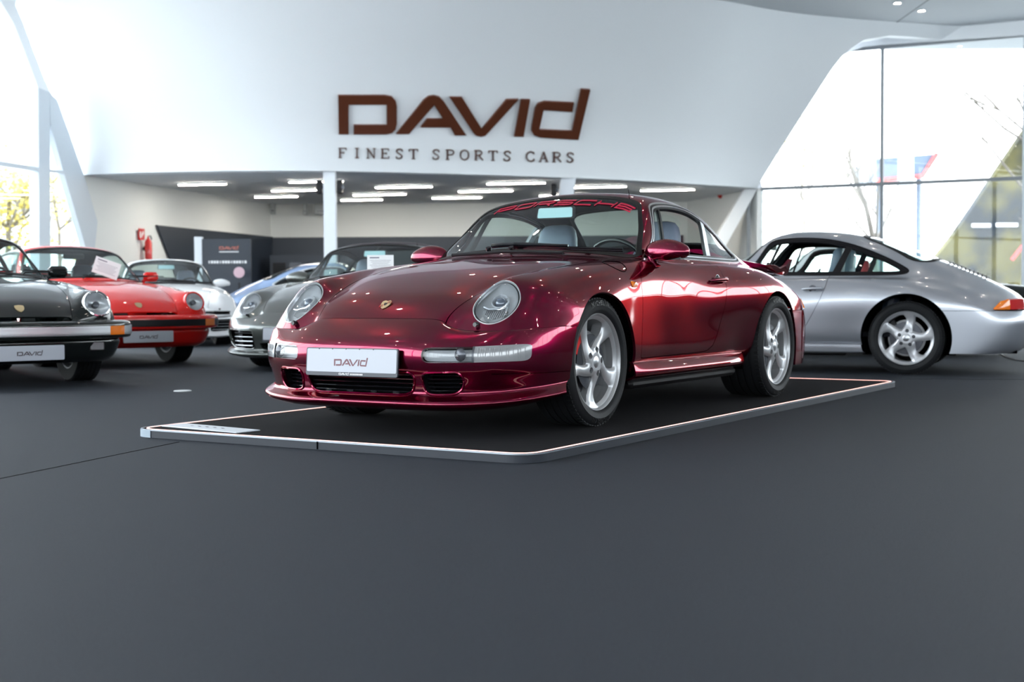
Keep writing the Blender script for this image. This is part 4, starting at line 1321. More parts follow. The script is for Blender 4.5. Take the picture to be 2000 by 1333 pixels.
def plate_unit(root, c, tilt, w, h, ink, frame=False, name='number_plate', s=1):
    """plate facing -x"""
    m = MB()
    fn = lambda a, b, hh: (c[0] * 0 - hh, -a, b)
    r = round_poly([(-w / 2, -h / 2), (w / 2, -h / 2), (w / 2, h / 2), (-w / 2, h / 2)], .012)
    m.prism(r, -.006, .004, fn)
    po = m.build(name, M_pframe if frame else M_plate, root)
    po.location = c
    p = MB()
    b0 = -h / 2 + (.018 if frame else .003)
    p.prism(round_poly([(-w / 2 + .006, b0), (w / 2 - .006, b0), (w / 2 - .006, h / 2 - .005), (-w / 2 + .006, h / 2 - .005)], .008), .004, .0055, fn)
    p.build('plate_face', M_plate, po)
    L = MB(); sc = w * .37
    k = sc / 1.40
    david(L, lambda x, y, t: fn(-sc * .5 + x * k, -.020 + y * k * 1.02, .0056 + t), 0, .0006)
    L.build('plate_lettering', ink, po)
    if frame:
        q = MB(); kk = .060 / 1.40
        david(q, lambda x, y, t: fn(-.07 + x * kk, -h / 2 + .004 + y * kk * 1.0, .0041 + t), 0, .0006)
        for i in range(9): q.prism([(-.004 + i * .0085, -h / 2 + .005), (.0015 + i * .0085, -h / 2 + .005), (.0015 + i * .0085, -h / 2 + .0125), (-.004 + i * .0085, -h / 2 + .0125)], .0041, .0046, fn)
        q.build('frame_lettering', M_white, po)
        q = MB()
        for a in (-.19, -.11, -.03, .05, .13): q.box((0, 0, 0), (.004, .004, .006)); q.v[-8:] = [fn(x_ + a, y_ + h / 2 - .006, z_ + .006) for x_, y_, z_ in [v for v in q.v[-8:]]]
        q.build('frame_clips', M_gloss, po)
    return po
# ================================================================ older coupe with impact bumpers and round lamps
def old_coupe(name, loc, rz, label, pm, opt):
    root = empty(name, loc, rz, label, 'car', opt.get('group'))
    R = net_coupe(.0)
    R[0][4:8] = [(-.715,.53,.500), (-.705,.61,.498), (-.675,.70,.500), (-.590,.775,.500)]
    R[1][3:8] = [(-.70,.44,.575), (-.705,.53,.570), (-.700,.61,.572), (-.665,.70,.568), (-.565,.775,.560)]
    R[2][3:8] = [(-.63,.44,.628), (-.672,.53,.652), (-.672,.61,.664), (-.630,.70,.645), (-.515,.77,.620)]
    R[3][3:8] = [(-.50,.45,.676), (-.590,.53,.722), (-.590,.61,.738), (-.545,.695,.714), (-.425,.767,.680)]
    M0 = net_surface(R, opt.get('su', 5), opt.get('sv', 5), .85)
    B, pc = split_body(M0, {'sill': .235})
    lampf = lambda V, A: np.where((V[:, 0] < -.45) & (V[:, 1] > .4) & (V[:, 2] > .5), np.hypot(V[:, 1] - .605, V[:, 2] - .640) - .102, 1.0)
    lp, B = B.clip(lampf)
    B.both().flange(.014).build('body', pm, root)
    B.both().offset(-.016).build('inner_lining', opt.get('lining', M_head), root)
    for D in (pc['door'], pc['door'].mirrored()):
        d = D.flange(.014).build('door', pm, root)
    for s in (1, -1):
        h = MB(); h.tube([(1.40, s * .808, .735), (1.42, s * .828, .735), (1.53, s * .832, .737), (1.55, s * .812, .737)], .011, 8); h.build('door_handle', opt.get('brightwork', M_trim), root)
    hood = pc['hood'].both().flange(.014).build('bonnet', pm, root)
    cr_ = MB(); cn = Vector((-.62, 0, .78)).normalized(); cu = Vector((.78, 0, .62)).normalized()
    sh = [(-.034, .03), (-.036, .012), (-.031, -.012), (-.018, -.032), (0, -.044), (.018, -.032), (.031, -.012), (.036, .012), (.034, .03), (0, .038)]
    cr_.prism(sh, 0, .004, lambda a, b, h: tuple(Vector((-.678, 0, .609)) + Vector((0, 1, 0)) * a + cu * b + cn * h)); cr_.build('crest', M_gold, hood)
    for k, nm in (('wind', 'windscreen'), ('rearw', 'rear_window')):
        W = pc[k].both(); f = pc[k + '_f']
        gl, seal = W.clip(lambda V, A: f(V[:, [1, 2]]) + .018)
        gl.offset(-.002).build(nm, M_glass, root); seal.offset(.002).flange(.01).build(nm + '_seal', M_rub, root)
    fd = pc['dlo_f']; inn, trim = pc['dlo'].clip(lambda V, A: fd(V[:, [0, 2]]) + .020)
    for s in (1, -1):
        T = lambda S_: S_ if s > 0 else S_.mirrored()
        T(trim).offset(.003).flange(.016).build('side_window_trim', opt.get('brightwork', M_trim), root)
        bar, win = inn.clip(lambda V, A: np.abs(V[:, 0] - 1.65 - (V[:, 2] - .83) * .4545) - .028)
        T(bar).flange(.02).build('door_pillar', opt.get('pillar', opt.get('brightwork', M_trim)), root)
        T(win).offset(-.006).build('side_window', M_glass, root)
    for s in (1, -1):      # round headlight
        c = Vector((-.668, s * .605, .640)); n = Vector((-.93, s * .06, .36)).normalized()
        up = (Vector((0, 0, 1)) - n * n.z).normalized(); rt = up.cross(n)
        fr = lambda a, b, h: tuple(c + rt * a + up * b + n * h)
        def rg(r, h, k_=36): return [fr(r * math.cos(2 * PI * q / k_), r * math.sin(2 * PI * q / k_), h) for q in range(k_)]
        def shl(m, L, cap=True):
            vs = []; fs = []; k_ = 36
            for r_ in L: vs += r_
            for i in range(len(L) - 1):
                for q in range(k_): fs.append((i * k_ + q, i * k_ + (q + 1) % k_, (i + 1) * k_ + (q + 1) % k_, (i + 1) * k_ + q))
            if cap: fs.append(tuple(range((len(L) - 1) * k_, len(L) * k_)))
            m.add(vs, fs, 0, True)
        m = MB(); shl(m, [rg(.112, -.06), rg(.113, -.005), rg(.108, .010), rg(.100, .013), rg(.094, .006)], False)
        o = m.build('headlight', opt.get('ring', M_chrome), root)
        m = MB(); shl(m, [rg(.094, .006), rg(.075, .018), rg(.045, .026), rg(.012, .030)]); m.build('lens', M_lens, o)
        m = MB(); shl(m, [rg(.094, .0), rg(.080, -.030), rg(.055, -.055), rg(.02, -.066)]); m.build('reflector', M_refl, o)
        m = MB(); shl(m, [rg(.026, -.05), rg(.026, -.015), rg(.018, -.010), rg(.004, -.008)]); m.build('bulb_shield', M_refd, o)
        for q in range(7):
            pass
    # impact bumper
    base = [(-.78,0),(-.775,.2),(-.76,.37),(-.735,.50),(-.695,.62),(-.635,.715),(-.56,.785),(-.46,.832),(-.345,.850)]
    nrm = [(-1,0),(-1,.02),(-.99,.1),(-.96,.25),(-.88,.45),(-.75,.66),(-.52,.85),(-.25,.97),(0,1)]
    def rows(prof):
        return [[(x + a * o * (.35 if j == 8 else 1), y + b * o * (.35 if j == 8 else 1), z) for j, ((x, y), (a, b)) in enumerate(zip(base, nrm))] for o, z in prof]
    def bump_surf(prof):
        S = net_surface(rows(prof), 5, 7, .8)
        S = Surf(S.V, -S.N, S.A, [tuple(reversed(f)) for f in S.F])
        return S.clip(lambda V, A: np.where(V[:, 1] > .45, AF[2] + .014 - np.hypot(V[:, 0], V[:, 2] - AF[1]), -1.0))[0]
    bar = bump_surf([(-.03,.512),(.03,.512),(.085,.505),(.112,.490),(.118,.470),(.118,.440),(.118,.410),(.115,.385),(.095,.370),(.02,.366)])
    strip, bar = bar.clip(lambda V, A: np.where(V[:, 0] < -.40, np.abs(V[:, 2] - .432) - .034, 1.0))
    sig, strip = strip.clip(lambda V, A: np.maximum(.655 - V[:, 1], V[:, 1] - .80))
    bo = bar.both().flange(.01).build('front_bumper', pm, root)
    strip.both().offset(.006).flange(.01).build('bumper_strip', opt.get('strip', M_trim), bo)
    for s in (1, -1): (sig if s > 0 else sig.mirrored()).offset(.008).flange(.01).build('indicator_lamp', M_amber, root)
    val = bump_surf([(.02,.372),(.03,.34),(.02,.30),(.0,.25),(-.03,.21),(-.08,.185)])
    val.both().flange(.01).build('front_valance', pm, root)
    if opt.get('fog'):
        for s in (1, -1):
            f_ = MB(); f_.prism(round_poly([(-.06, -.035), (.06, -.035), (.06, .035), (-.06, .035)], .012), 0, .05, lambda a, b, h: (-.70 - h, s * .57 + a, .31 + b)); fo = f_.build('fog_lamp', M_trim, root)
            f_ = MB(); f_.prism(round_poly([(-.052, -.028), (.052, -.028), (.052, .028), (-.052, .028)], .01), .05, .053, lambda a, b, h: (-.70 - h, s * .57 + a, .31 + b)); f_.build('fog_lamp_glass', M_frost, fo)
    plate_unit(root, (-.90, 0, opt.get('pz', .30)), 0, .52, .112, M_pletk)
    rb = net_surface(net_rear_bumper(0), 5, 7, .85)
    _, rb = rb.clip(lambda V, A: np.where((V[:, 1] > .45), np.hypot(V[:, 0] - AR[0], V[:, 2] - AR[1]) - AR[2] - .004, 1.0))
    rb.both().flange(.014).build('rear_bumper', pm, root)
    for s in (1, -1):
        m = MB()      # flag mirror
        m.box((.80, s * .80, .915), (.075, .17, .105), bev=.028)
        m.tube([(.80, s * .70, .86), (.80, s * .745, .885)], .018, 8)
        mo = m.build('door_mirror', opt.get('mirror', pm), root)
        g = MB(); g.box((.840, s * .80, .915), (.004, .145, .082)); g.build('mirror_glass', M_chrome, mo)
        w = MB(); y0 = .10 if s > 0 else -.40
        w.tube([(.49, y0, .885), (.50, y0 - .02, .905), (.56, y0 - .25, .915)], .006, 6); w.tube([(.54, y0 - .02, .925), (.58, y0 - .45, .915)], .005, 6); w.build('wiper', M_trim, root)
    for (x, y, s) in ((0, .79, 1), (0, -.79, -1), (2.272, .80, 1), (2.272, -.80, -1)):
        wheel('wheel', root, (x, s * abs(y) if True else y, .312), s, .312, .205, .21, 'fuchs', .3, False)
    u = MB()
    u.box((1.13, 0, .27), (1.55, 1.50, .20)); u.box((-.35, 0, .30), (.6, .96, .20)); u.box((2.85, 0, .30), (.6, 1.1, .20)); u.box((0, 0, .45), (.9, .98, .04)); u.box((2.3, 0, .5), (.9, 1.04, .5)); u.box((0, 0, .22), (.08, 1.3, .06)); u.box((2.272, 0, .22), (.08, 1.3, .06))
    for ax in (0, 2.272):
        for s in (1, -1):
            n_ = 20; vs = []; fs = []
            for k in range(n_ + 1):
                a = -.3 + (PI + .6) * k / n_
                for yv in (.80, .52): vs.append((ax + .364 * math.cos(a), s * yv, AF[1] + .364 * math.sin(a)))
            for k in range(n_): fs.append((2 * k, 2 * k + 1, 2 * k + 3, 2 * k + 2))
            u.add(vs, fs, 0, True)
    u.build('underbody', M_dark, root)
    t = MB(); t.box((1.35, 0, .40), (1.7, 1.48, .04)); t.box((2.28, 0, .60), (.05, 1.30, .40)); t.box((.72, 0, .80), (.36, 1.24, .12), bev=.04); t.build('cabin_tub', M_head, root)
    for s in (1, -1): seat(root, 1.50, s * .36, 1.06, opt.get('leather', M_leatherd), opt.get('leather', M_leatherd))
    sw = MB(); sw.tube([(1.08 + .08 * math.sin(a), -.35 + .185 * math.cos(a), .80 + .165 * math.sin(a)) for a in [2 * PI * k / 28 for k in range(28)]], .013, 8, closed=True); sw.tube([(.95, -.35, .74), (1.08, -.35, .80)], .05, 10); sw.build('steering_wheel', M_trim, root)
    rv = MB(); rv.box((1.0, 0, 1.135), (.02, .23, .06), bev=.01); rv.build('rear_view_mirror', M_trim, root)
    return root

def paper_sheet(root_world, label, w=.21, h=.297, rot=(0, 0, 0)):
    m = MB(); m.box((0, 0, 0), (w, .0015, h)); 
    o = m.build('price_sheet', M_paper); o.location = root_world; o.rotation_euler = rot
    tag(o, label, 'paper sheet')
    k = MB(); k.box((-w * .22, -.0012, h * .36), (w * .36, .0004, h * .06))
    for q in range(7): k.box((0, -.0012, h * (.22 - q * .085)), (w * (.8 - .1 * (q % 3)), .0004, h * .015))
    k.build('printed_lines', M_ink, o)
    return o

def open_car(name, loc, rz, label, pm):
    root = empty(name, loc, rz, label, 'car')
    M0 = body_master(.0, 4, 4)
    B, pc = split_body(M0, {})
    B, _ = B.clip(lambda V, A: np.where((V[:, 0] > .5) & (V[:, 0] < 2.5), V[:, 2] - .835, -1.0))
    B.both().flange(.02).build('body', pm, root)
    for D in (pc['door'], pc['door'].mirrored()): D.flange(.014).build('door', pm, root)
    pc['hood'].both().flange(.01).build('bonnet', pm, root)
    u = MB(); u.box((1.4, 0, .42), (2.2, 1.45, .3)); u.box((1.3, 0, .3), (3.6, 1.0, .2)); u.build('underbody', M_dark, root)
    rb = net_surface(net_rear_bumper(0), 4, 6, .85); rb.both().build('rear_bumper', pm, root)
    for (x, s) in ((0, 1), (0, -1), (2.272, 1), (2.272, -1)): wheel('wheel', root, (x, s * .80, .312), s, .312, .225, .22, 'cup', .3, False)
    for s in (1, -1): seat(root, 1.55, s * .36, .92, M_leatherd, M_leatherd)
    return root
# ================================================================ the showroom: r to the right, d away from the camera, z up
RH = Vector((R3.x, R3.y, 0)).normalized(); FH = Vector((F3.x, F3.y, 0)).normalized()
C0 = Vector((CAM.x, CAM.y, 0))
def RM(r, d, z=0.0): return tuple(C0 + RH * r + FH * d + Vector((0, 0, z)))
def RMV(p): return RM(*p)
FPX = 2656.9
def pix(px, py, d):
    """point seen at a pixel of the 2000x1333 frame, at distance d along the floor"""
    v = F3 + R3 * ((px - 1000) / FPX) - U3 * ((py - 666.5) / FPX)
    h = Vector((v.x, v.y, 0)).dot(FH)
    return tuple(CAM + v * (d / h))
def to_room(p):
    q = Vector(p) - C0
    return (q.dot(RH), q.dot(FH), p[2])

M_floor = mat('floor_carpet', (.04, .045, .055), .74, spec=.26)
colnoise(M_floor, (.012, .015, .022), (.025, .031, .043), 160, .3, .7, 3)
bump(M_floor, 420, .5, .004, 3)
M_plat = mat('platform_carpet', (.008, .008, .010), .95, spec=.12)
bump(M_plat, 500, .4, .003, 3)
M_wall = mat('white_wall', (.88, .91, .94), .40, spec=.4)
M_ceil = mat('ceiling_grey', (.72, .75, .78), .7)
M_wallb = mat('back_wall_plaster', (.80, .81, .79), .7)
M_wdark = mat('anthracite_panel', (.022, .030, .045), .4)
M_frame = mat('facade_frame_white', (.62, .68, .74), .45)
M_framed = mat('facade_frame_grey', (.22, .24, .26), .5)
M_col = mat('column_white', (.76, .80, .86), .5)
M_sign = mat('copper_lettering', (.15, .045, .022), .30, .35)
M_signt = mat('copper_lettering_small', (.14, .075, .06), .40, .3)
M_fglass = glass_mat('facade_glass', (.95, .98, .98), .5)
M_led = mat('led_strip', (.8, .5, .5), .5, emit=(1.0, .50, .42), es=.75)
M_tube = mat('light_strip', (1, 1, 1), .5, emit=(1.0, .93, .82), es=30)
M_spot = mat('downlight_glow', (1, 1, 1), .5, emit=(1.0, .88, .74), es=60)
M_edge = mat('platform_edge_dark', (.014, .018, .028), .45, 0)
M_lip = mat('platform_lip', (.50, .55, .62), .3, .9)

def struct(mb, name, m, smooth=None):
    o = mb.build(name, m, smooth=smooth); o['kind'] = 'structure'; return o

# floor
f = MB(); f.add([RM(-9.2, -14, 0), RM(17, -14, 0), RM(17, 34, 0), RM(-9.2, 34, 0)], [(0, 1, 2, 3)])
f.add([RM(-9.2, -14, -.12), RM(17, -14, -.12), RM(17, 34, -.12), RM(-9.2, 34, -.12)], [(0, 1, 2, 3)])
struct(f, 'floor', M_floor)

def quad_wall(name, pts, m, th=.12, flip=False):
    """vertical or leaning panel through room points, with thickness"""
    V = [Vector(RMV(p)) for p in pts]
    n = (V[1] - V[0]).cross(V[-1] - V[0]).normalized() * th
    if n.dot(Vector(RM(0, 27, 1)) - V[0]) > 0: n = -n
    mb = MB(); k = len(V)
    mb.add([tuple(v) for v in V] + [tuple(v + n) for v in V], [tuple(range(k)), tuple(reversed(range(k, 2 * k)))] + [(i, i + k, (i + 1) % k + k, (i + 1) % k) for i in range(k)])
    return struct(mb, name, m)

# bulkhead wall with the sign: curved in plan, leaning forward towards the top
BH = [  # r, d at z=2.9 ; r, d at z=5.75
 (-7.73, 24.62, -8.45, 22.9), (-6.6, 24.25, -7.2, 22.3), (-5.0, 24.0, -5.3, 21.9), (-3.27, 24.05, -3.3, 21.9), (-1.2, 24.7, -1.1, 22.2), (1.16, 25.7, 1.2, 22.9), (3.0, 26.8, 3.6, 24.0), (4.3, 27.8, 5.4, 25.3), (5.20, 28.5, 9.0, 26.6)]
def bh_rows(off=0.0):
    rows = []
    for t in (0, .02, .2, .4, .6, .8, 1.0):
        z = 2.9 + 2.95 * t
        rows.append([(a + (c - a) * (t ** 1.15), b + off + (d - b) * (t ** 1.35), z) for a, b, c, d in BH])
    return rows
Sb = net_surface(np.array(bh_rows()), 4, 8, .9, mirror0=False)
Vr = Sb.V.copy()
# round the upper right corner beside the window
def bh_clip(V, A):
    r, z = V[:, 0], V[:, 2]
    e = 5.20 + (z - 2.9) * .545
    t = np.clip((z - 4.75) / 1.0, 0, 1)
    return r - (e + .0 + 1.35 * t ** 3)
ER = []      # edge of the window opening in (r, z), on the glass plane
for x_, y_ in ((1440, 440), (1478, 366), (1530, 275), (1575, 195), (1597, 155), (1615, 131), (1640, 110), (1670, 96), (1725, 87), (1800, 82), (1900, 74)):
    k_ = (x_ - 1000) / FPX; q_ = to_room(pix(x_, y_, (28.5 + 5.2 * .5217) / (1 + k_ * .5217))); ER.append((q_[0], q_[2]))
ef = poly_sdf(ER + [(14, 5.0), (14, 2.0)])
_, Sb = Sb.clip(lambda V, A: ef(V[:, [0, 2]]))
Vr = Sb.V.copy()
W_ = np.array([RM(*v) for v in Vr.tolist()])
bhm = MB(); bhm.add(W_.tolist(), Sb.F, 0, True)
back_ = np.array([RM(v[0], v[1] + .25, v[2]) for v in Vr.tolist()]); bhm.add(back_.tolist(), [tuple(reversed(f_)) for f_ in Sb.F], 0, True)
for i, j in Sb.boundary(): bhm.add([W_[i], W_[j], back_[j], back_[i]], [(1, 0, 3, 2)])
o = struct(bhm, 'wall_front', M_wall, smooth=None)

# lettering on the bulkhead
from mathutils.bvhtree import BVHTree
TB = BVHTree.FromPolygons([tuple(v) for v in W_.tolist()], [tuple(int(i) for i in f_) for f_ in Sb.F])
def on_bulk(px, py, h=0.0):
    v = (F3 + R3 * ((px - 1000) / FPX) - U3 * ((py - 666.5) / FPX)).normalized()
    hit = TB.ray_cast(CAM, v)
    if hit[0] is None: return pix(px, py, 24 - h)
    n = hit[1]
    if n.dot(v) > 0: n = -n
    return tuple(hit[0] + n * h)
def bulk_fn(x, y, h): return on_bulk(600 + x * .35, 140 + y * .35, .005 + h)
LET = {'D': [(172,127),(430,127),(470,134),(492,158),(498,185),(498,285),(490,318),(470,338),(440,345),(258,345),(258,293),(442,293),(442,178),(230,178),(230,345),(175,345)],
 'A': [(495,343),(650,152),(675,133),(705,128),(735,136),(760,160),(885,350),(820,350),(795,305),(632,305),(668,258),(755,258),(706,180),(565,343)],
 'V': [(792,137),(862,137),(972,315),(1110,150),(1176,148),(1015,325),(990,352),(965,358),(940,352),(922,335)],
 'I': [(1190,150),(1240,151),(1203,358),(1152,357)],
 'd': [(1485,168),(1475,218),(1315,207),(1290,318),(1475,326),(1525,92),(1575,95),(1508,375),(1295,362),(1262,350),(1248,325),(1250,300),(1268,200),(1285,172),(1320,160)]}
sg = empty('dealer_sign', on_bulk(900, 270), 0, 'large copper coloured DAVID lettering with FINEST SPORTS CARS below on the white wall', 'sign')
inv = Matrix.Translation(-Vector(on_bulk(900, 270)))
def rel(m): m.v = [tuple(inv @ Vector(v)) for v in m.v]; return m
for ch, q in LET.items():
    m = MB(); m.prism([(x, y) for x, y in q], 0, .045, bulk_fn)
    rel(m).build('letter_' + ch.lower(), M_sign, sg)
# small serif line
def serif(ch):
    """strokes on a 0..1 box: list of (points, width)"""
    T, t = .15, .07
    F = {
     'F': [([(.2,0),(.2,1)],T),([(.05,.97),(.85,.97)],t),([(.85,1),(.85,.78)],t),([(.2,.52),(.62,.52)],t),([(.62,.62),(.62,.42)],t),([(.05,.02),(.38,.02)],t)],
     'I': [([(.5,0),(.5,1)],T),([(.3,.98),(.7,.98)],t),([(.3,.02),(.7,.02)],t)],
     'N': [([(.16,0),(.16,1)],t),([(.14,.98),(.84,.02)],T),([(.85,0),(.85,1)],t),([(.02,.02),(.30,.02)],t),([(.70,.98),(1,.98)],t),([(.0,.98),(.2,.98)],t)],
     'E': [([(.2,0),(.2,1)],T),([(.05,.97),(.85,.97)],t),([(.85,1),(.85,.78)],t),([(.2,.52),(.62,.52)],t),([(.62,.62),(.62,.42)],t),([(.05,.03),(.88,.03)],t),([(.88,.0),(.88,.24)],t)],
     'S': [([(.80,.75),(.78,.90),(.55,.98),(.30,.93),(.20,.76),(.32,.60),(.62,.45),(.78,.28),(.70,.09),(.46,.01),(.22,.06),(.17,.24)],.11)],
     'T': [([(.5,0),(.5,1)],T),([(.05,.97),(.95,.97)],t),([(.06,1),(.06,.76)],t),([(.94,1),(.94,.76)],t),([(.32,.02),(.68,.02)],t)],
     'P': [([(.2,0),(.2,1)],T),([(.05,.98),(.6,.98),(.82,.88),(.86,.74),(.80,.58),(.6,.49),(.22,.49)],.09),([(.05,.02),(.38,.02)],t)],
     'O': [([(.5,.99),(.22,.90),(.08,.66),(.08,.34),(.22,.10),(.5,.01),(.78,.10),(.92,.34),(.92,.66),(.78,.90),(.5,.99)],.11)],
     'R': [([(.2,0),(.2,1)],T),([(.05,.98),(.58,.98),(.78,.88),(.82,.75),(.76,.60),(.58,.51),(.22,.51)],.09),([(.50,.50),(.92,.02)],.13),([(.05,.02),(.36,.02)],t)],
     'C': [([(.86,.74),(.84,.90),(.58,.99),(.28,.90),(.10,.66),(.10,.34),(.28,.10),(.58,.01),(.84,.10),(.90,.26)],.11)],
     'A': [([(.12,.0),(.5,1)],t),([(.5,1),(.86,0)],T),([(.24,.34),(.72,.34)],t),([(.0,.02),(.26,.02)],t),([(.70,.02),(1,.02)],t)],
    }
    return F[ch]
words = [('FINEST', 660, 818, 0), ('SPORTS', 842, 1001, 0), ('CARS', 1026, 1124, 0)]
for wd, x0, x1, _ in words:
    txt = MB()
    n = len(wd); pitch = (x1 - x0 - 20) / (n - 1)
    for i, ch in enumerate(wd):
        cx = x0 + i * pitch
        yb = 308 + (cx - 660) * .0175 + max(0, cx - 900) * .006; hgt = 19.5
        for pts, w_ in serif(ch):
            q = [(cx + u * 18.5, yb - v * hgt) for u, v in pts]
            strokes_mesh([q], w_ * 19.5, lambda x, y, h: on_bulk(x, y, .004 + h), txt, 0, 0, .02)
    rel(txt).build('small_lettering', M_signt, sg)

# soffit of the low rear zone (its ceiling), roof slab, main ceiling
sf = MB(); front = [RM(a, b, 2.9) for a, b, c, d in BH]
poly = front + [RM(6.2, 33.4, 2.9), RM(-7.0, 33.4, 2.9)]
sf.add(poly, [tuple(range(len(poly)))]); sf.add([(x, y, z + .2) for x, y, z in poly], [tuple(reversed(range(len(poly))))])
struct(sf, 'ceiling_rear', M_ceil)
cl = MB()
ZC = 5.85
cl.add([RM(-9.6, -14.2, ZC), RM(17.2, -14.2, ZC), RM(17.2, 29, ZC), RM(-9.6, 29, ZC)], [(0, 1, 2, 3)]); cl.add([RM(-9.6, -14.2, ZC + .3), RM(17.2, -14.2, ZC + .3), RM(17.2, 29, ZC + .3), RM(-9.6, 29, ZC + .3)], [(3, 2, 1, 0)])
struct(cl, 'ceiling', M_ceil)
cs = MB(); cs.box((0, 0, 0), (.02, 9, .006)); cs.v = [tuple(Vector(RM(7.35 + v[0] - (v[1]) * .0, 22.9 + v[1], ZC - .003 + v[2]))) for v in cs.v]; struct(cs, 'trim_1', M_framed)
pw = MB(); pw.box(RM(13.2, 3, 1.15), (30, .12, 2.3), Matrix.Rotation(math.atan2(FH.y, FH.x), 4, 'Z')); struct(pw, 'reflection_screen_right', M_wdark)  # added dark screen out of view, darkens the lower reflections in the car sides
pw = MB(); pw.box(RM(3, -13, 1.15), (25, .12, 2.3), Matrix.Rotation(math.atan2(RH.y, RH.x), 4, 'Z')); struct(pw, 'reflection_screen_back', M_wdark)  # another added screen, unseen behind the camera, keeping floor-level reflections dark

# rear zone walls
quad_wall('wall_left', [(-7.73, 24.62, 0), (-5.80, 32.9, 0), (-5.80, 32.9, 2.9), (-7.73, 24.62, 2.9)], M_wallb)
quad_wall('wall_back', [(-5.80, 32.9, 0), (4.2, 32.6, 0), (4.2, 32.6, 2.9), (-5.80, 32.9, 2.9)], M_wallb)
quad_wall('wall_right', [(4.2, 32.6, 0), (5.15, 28.55, 0), (5.15, 28.55, 2.9), (4.2, 32.6, 2.9)], M_wallb)
def on_left(d): return -7.73 + (d - 24.62) * (1.93 / 8.28)
pn = MB()
P4 = [(27.2, 2.12), (32.85, 2.12), (32.85, 0), (28.9, 0)]
a_ = [RM(on_left(d) + .03, d, z) for d, z in P4]; b_ = [RM(on_left(d) + .06, d, z) for d, z in P4]
pn.add(a_ + b_, [(3, 2, 1, 0), (4, 5, 6, 7), (0, 1, 5, 4), (1, 2, 6, 5), (2, 3, 7, 6), (3, 0, 4, 7)])
pn.add([RM(-5.78, 32.80, 0), RM(4.1, 32.50, 0), RM(4.1, 32.50, 2.10), RM(-5.78, 32.80, 2.10)], [(0, 1, 2, 3)])
struct(pn, 'trim_2', M_wdark)
def prism_frame(name, poly_px_, d0, th, m, kind='structure'):
    mb = MB(); n = len(poly_px_)
    A_ = [pix(x, y, dd) for x, y, dd in poly_px_]
    B_ = [tuple(Vector(a) + FH * th) for a in A_]
    mb.add(A_ + B_, [tuple(range(n)), tuple(reversed(range(n, 2 * n)))] + [(i, i + n, (i + 1) % n + n, (i + 1) % n) for i in range(n)])
    o = mb.build(name, m); o['kind'] = kind; return o
# columns under the bulkhead
c1 = MB(); c1.box(RM(-3.22, 24.25, 1.45), (.21, .21, 2.9), Matrix.Rotation(math.atan2(RH.y, RH.x), 4, 'Z')); o = c1.build('column', M_col); tag(o, 'slim white upright column under the sign wall behind the grey convertible', 'column')
c2 = MB(); n_ = 4
top = RM(1.08, 25.85, 2.9); bot = RM(.70, 25.85, 0)
vs = []
for base_, zz in ((bot, 0), (top, 1)):
    for (a, b) in ((-.14, -.12), (.14, -.12), (.14, .12), (-.14, .12)): vs.append(tuple(Vector(base_) + RH * a + FH * b))
c2.add(vs, [(0, 1, 2, 3), (7, 6, 5, 4), (0, 4, 5, 1), (1, 5, 6, 2), (2, 6, 7, 3), (3, 7, 4, 0)])
o = c2.build('column', M_col); tag(o, 'slanted white column rising behind the roof of the dark red car', 'column')
# loudspeakers / spot on the columns
def speaker(r, d, z, lab):
    m = MB(); m.box((0, 0, 0), (.10, .14, .24), Matrix.Rotation(math.atan2(RH.y, RH.x), 4, 'Z'), bev=.02)
    o = m.build('loudspeaker', M_trim); o.location = RM(r, d, z); tag(o, lab, 'loudspeaker', 'small loudspeakers on the columns')
    g = MB(); g.lathe([(0, 0), (.035, .0), (.038, .004)], seg=16); g.v = [(v[0], v[1] * 0 - .072, v[2]) for v in g.v]; g.build('speaker_cone', M_refd, o)
speaker(-3.40, 24.2, 2.62, 'small black loudspeaker on the left side of the upright white column')
speaker(-3.04, 24.2, 2.62, 'small black loudspeaker on the right side of the upright white column')
speaker(.80, 25.7, 2.66, 'small black loudspeaker beside the head of the slanted white column')

# light strips on the rear ceiling
STR = [(-6.0,26.5,1.0,'faint light strip nearest the left wall under the sign wall'),(-3.72,26.0,1.1,'light strip crossing behind the upright column'),(-4.42,28.1,1.1,'middle light strip left of the upright column'),(-5.15,29.9,1.0,'deepest light strip left of the upright column'),
 (-2.16,27.4,1.2,'front light strip just right of the upright column'),(-2.84,29.4,1.2,'middle light strip just right of the upright column'),(-3.40,31.0,1.0,'deepest light strip just right of the upright column'),
 (.09,26.6,1.18,'front light strip above the windscreen of the dark red car'),(-.54,28.6,1.18,'middle light strip above the windscreen of the dark red car'),(-1.22,30.5,1.15,'deepest light strip above the windscreen of the dark red car'),
 (1.77,27.6,1.15,'light strip just right of the slanted column'),(1.1,29.9,1.0,'dim light strip behind the slanted column'),(3.26,28.5,1.15,'rightmost light strip under the sign wall')]
ang = math.atan2(RH.y, RH.x)
for r, d, L, lab in STR:
    m = MB(); m.box((0, 0, 0), (L, .10, .035), bev=.012); o = m.build('ceiling_light', M_frame)
    o.location = RM(r, d, 2.882); o.rotation_euler = (0, 0, ang - .20); tag(o, lab, 'light', 'strip lights on the rear ceiling')
    t = MB(); t.box((0, 0, -.02), (L - .04, .075, .012)); t.build('light_diffuser', M_tube, o)
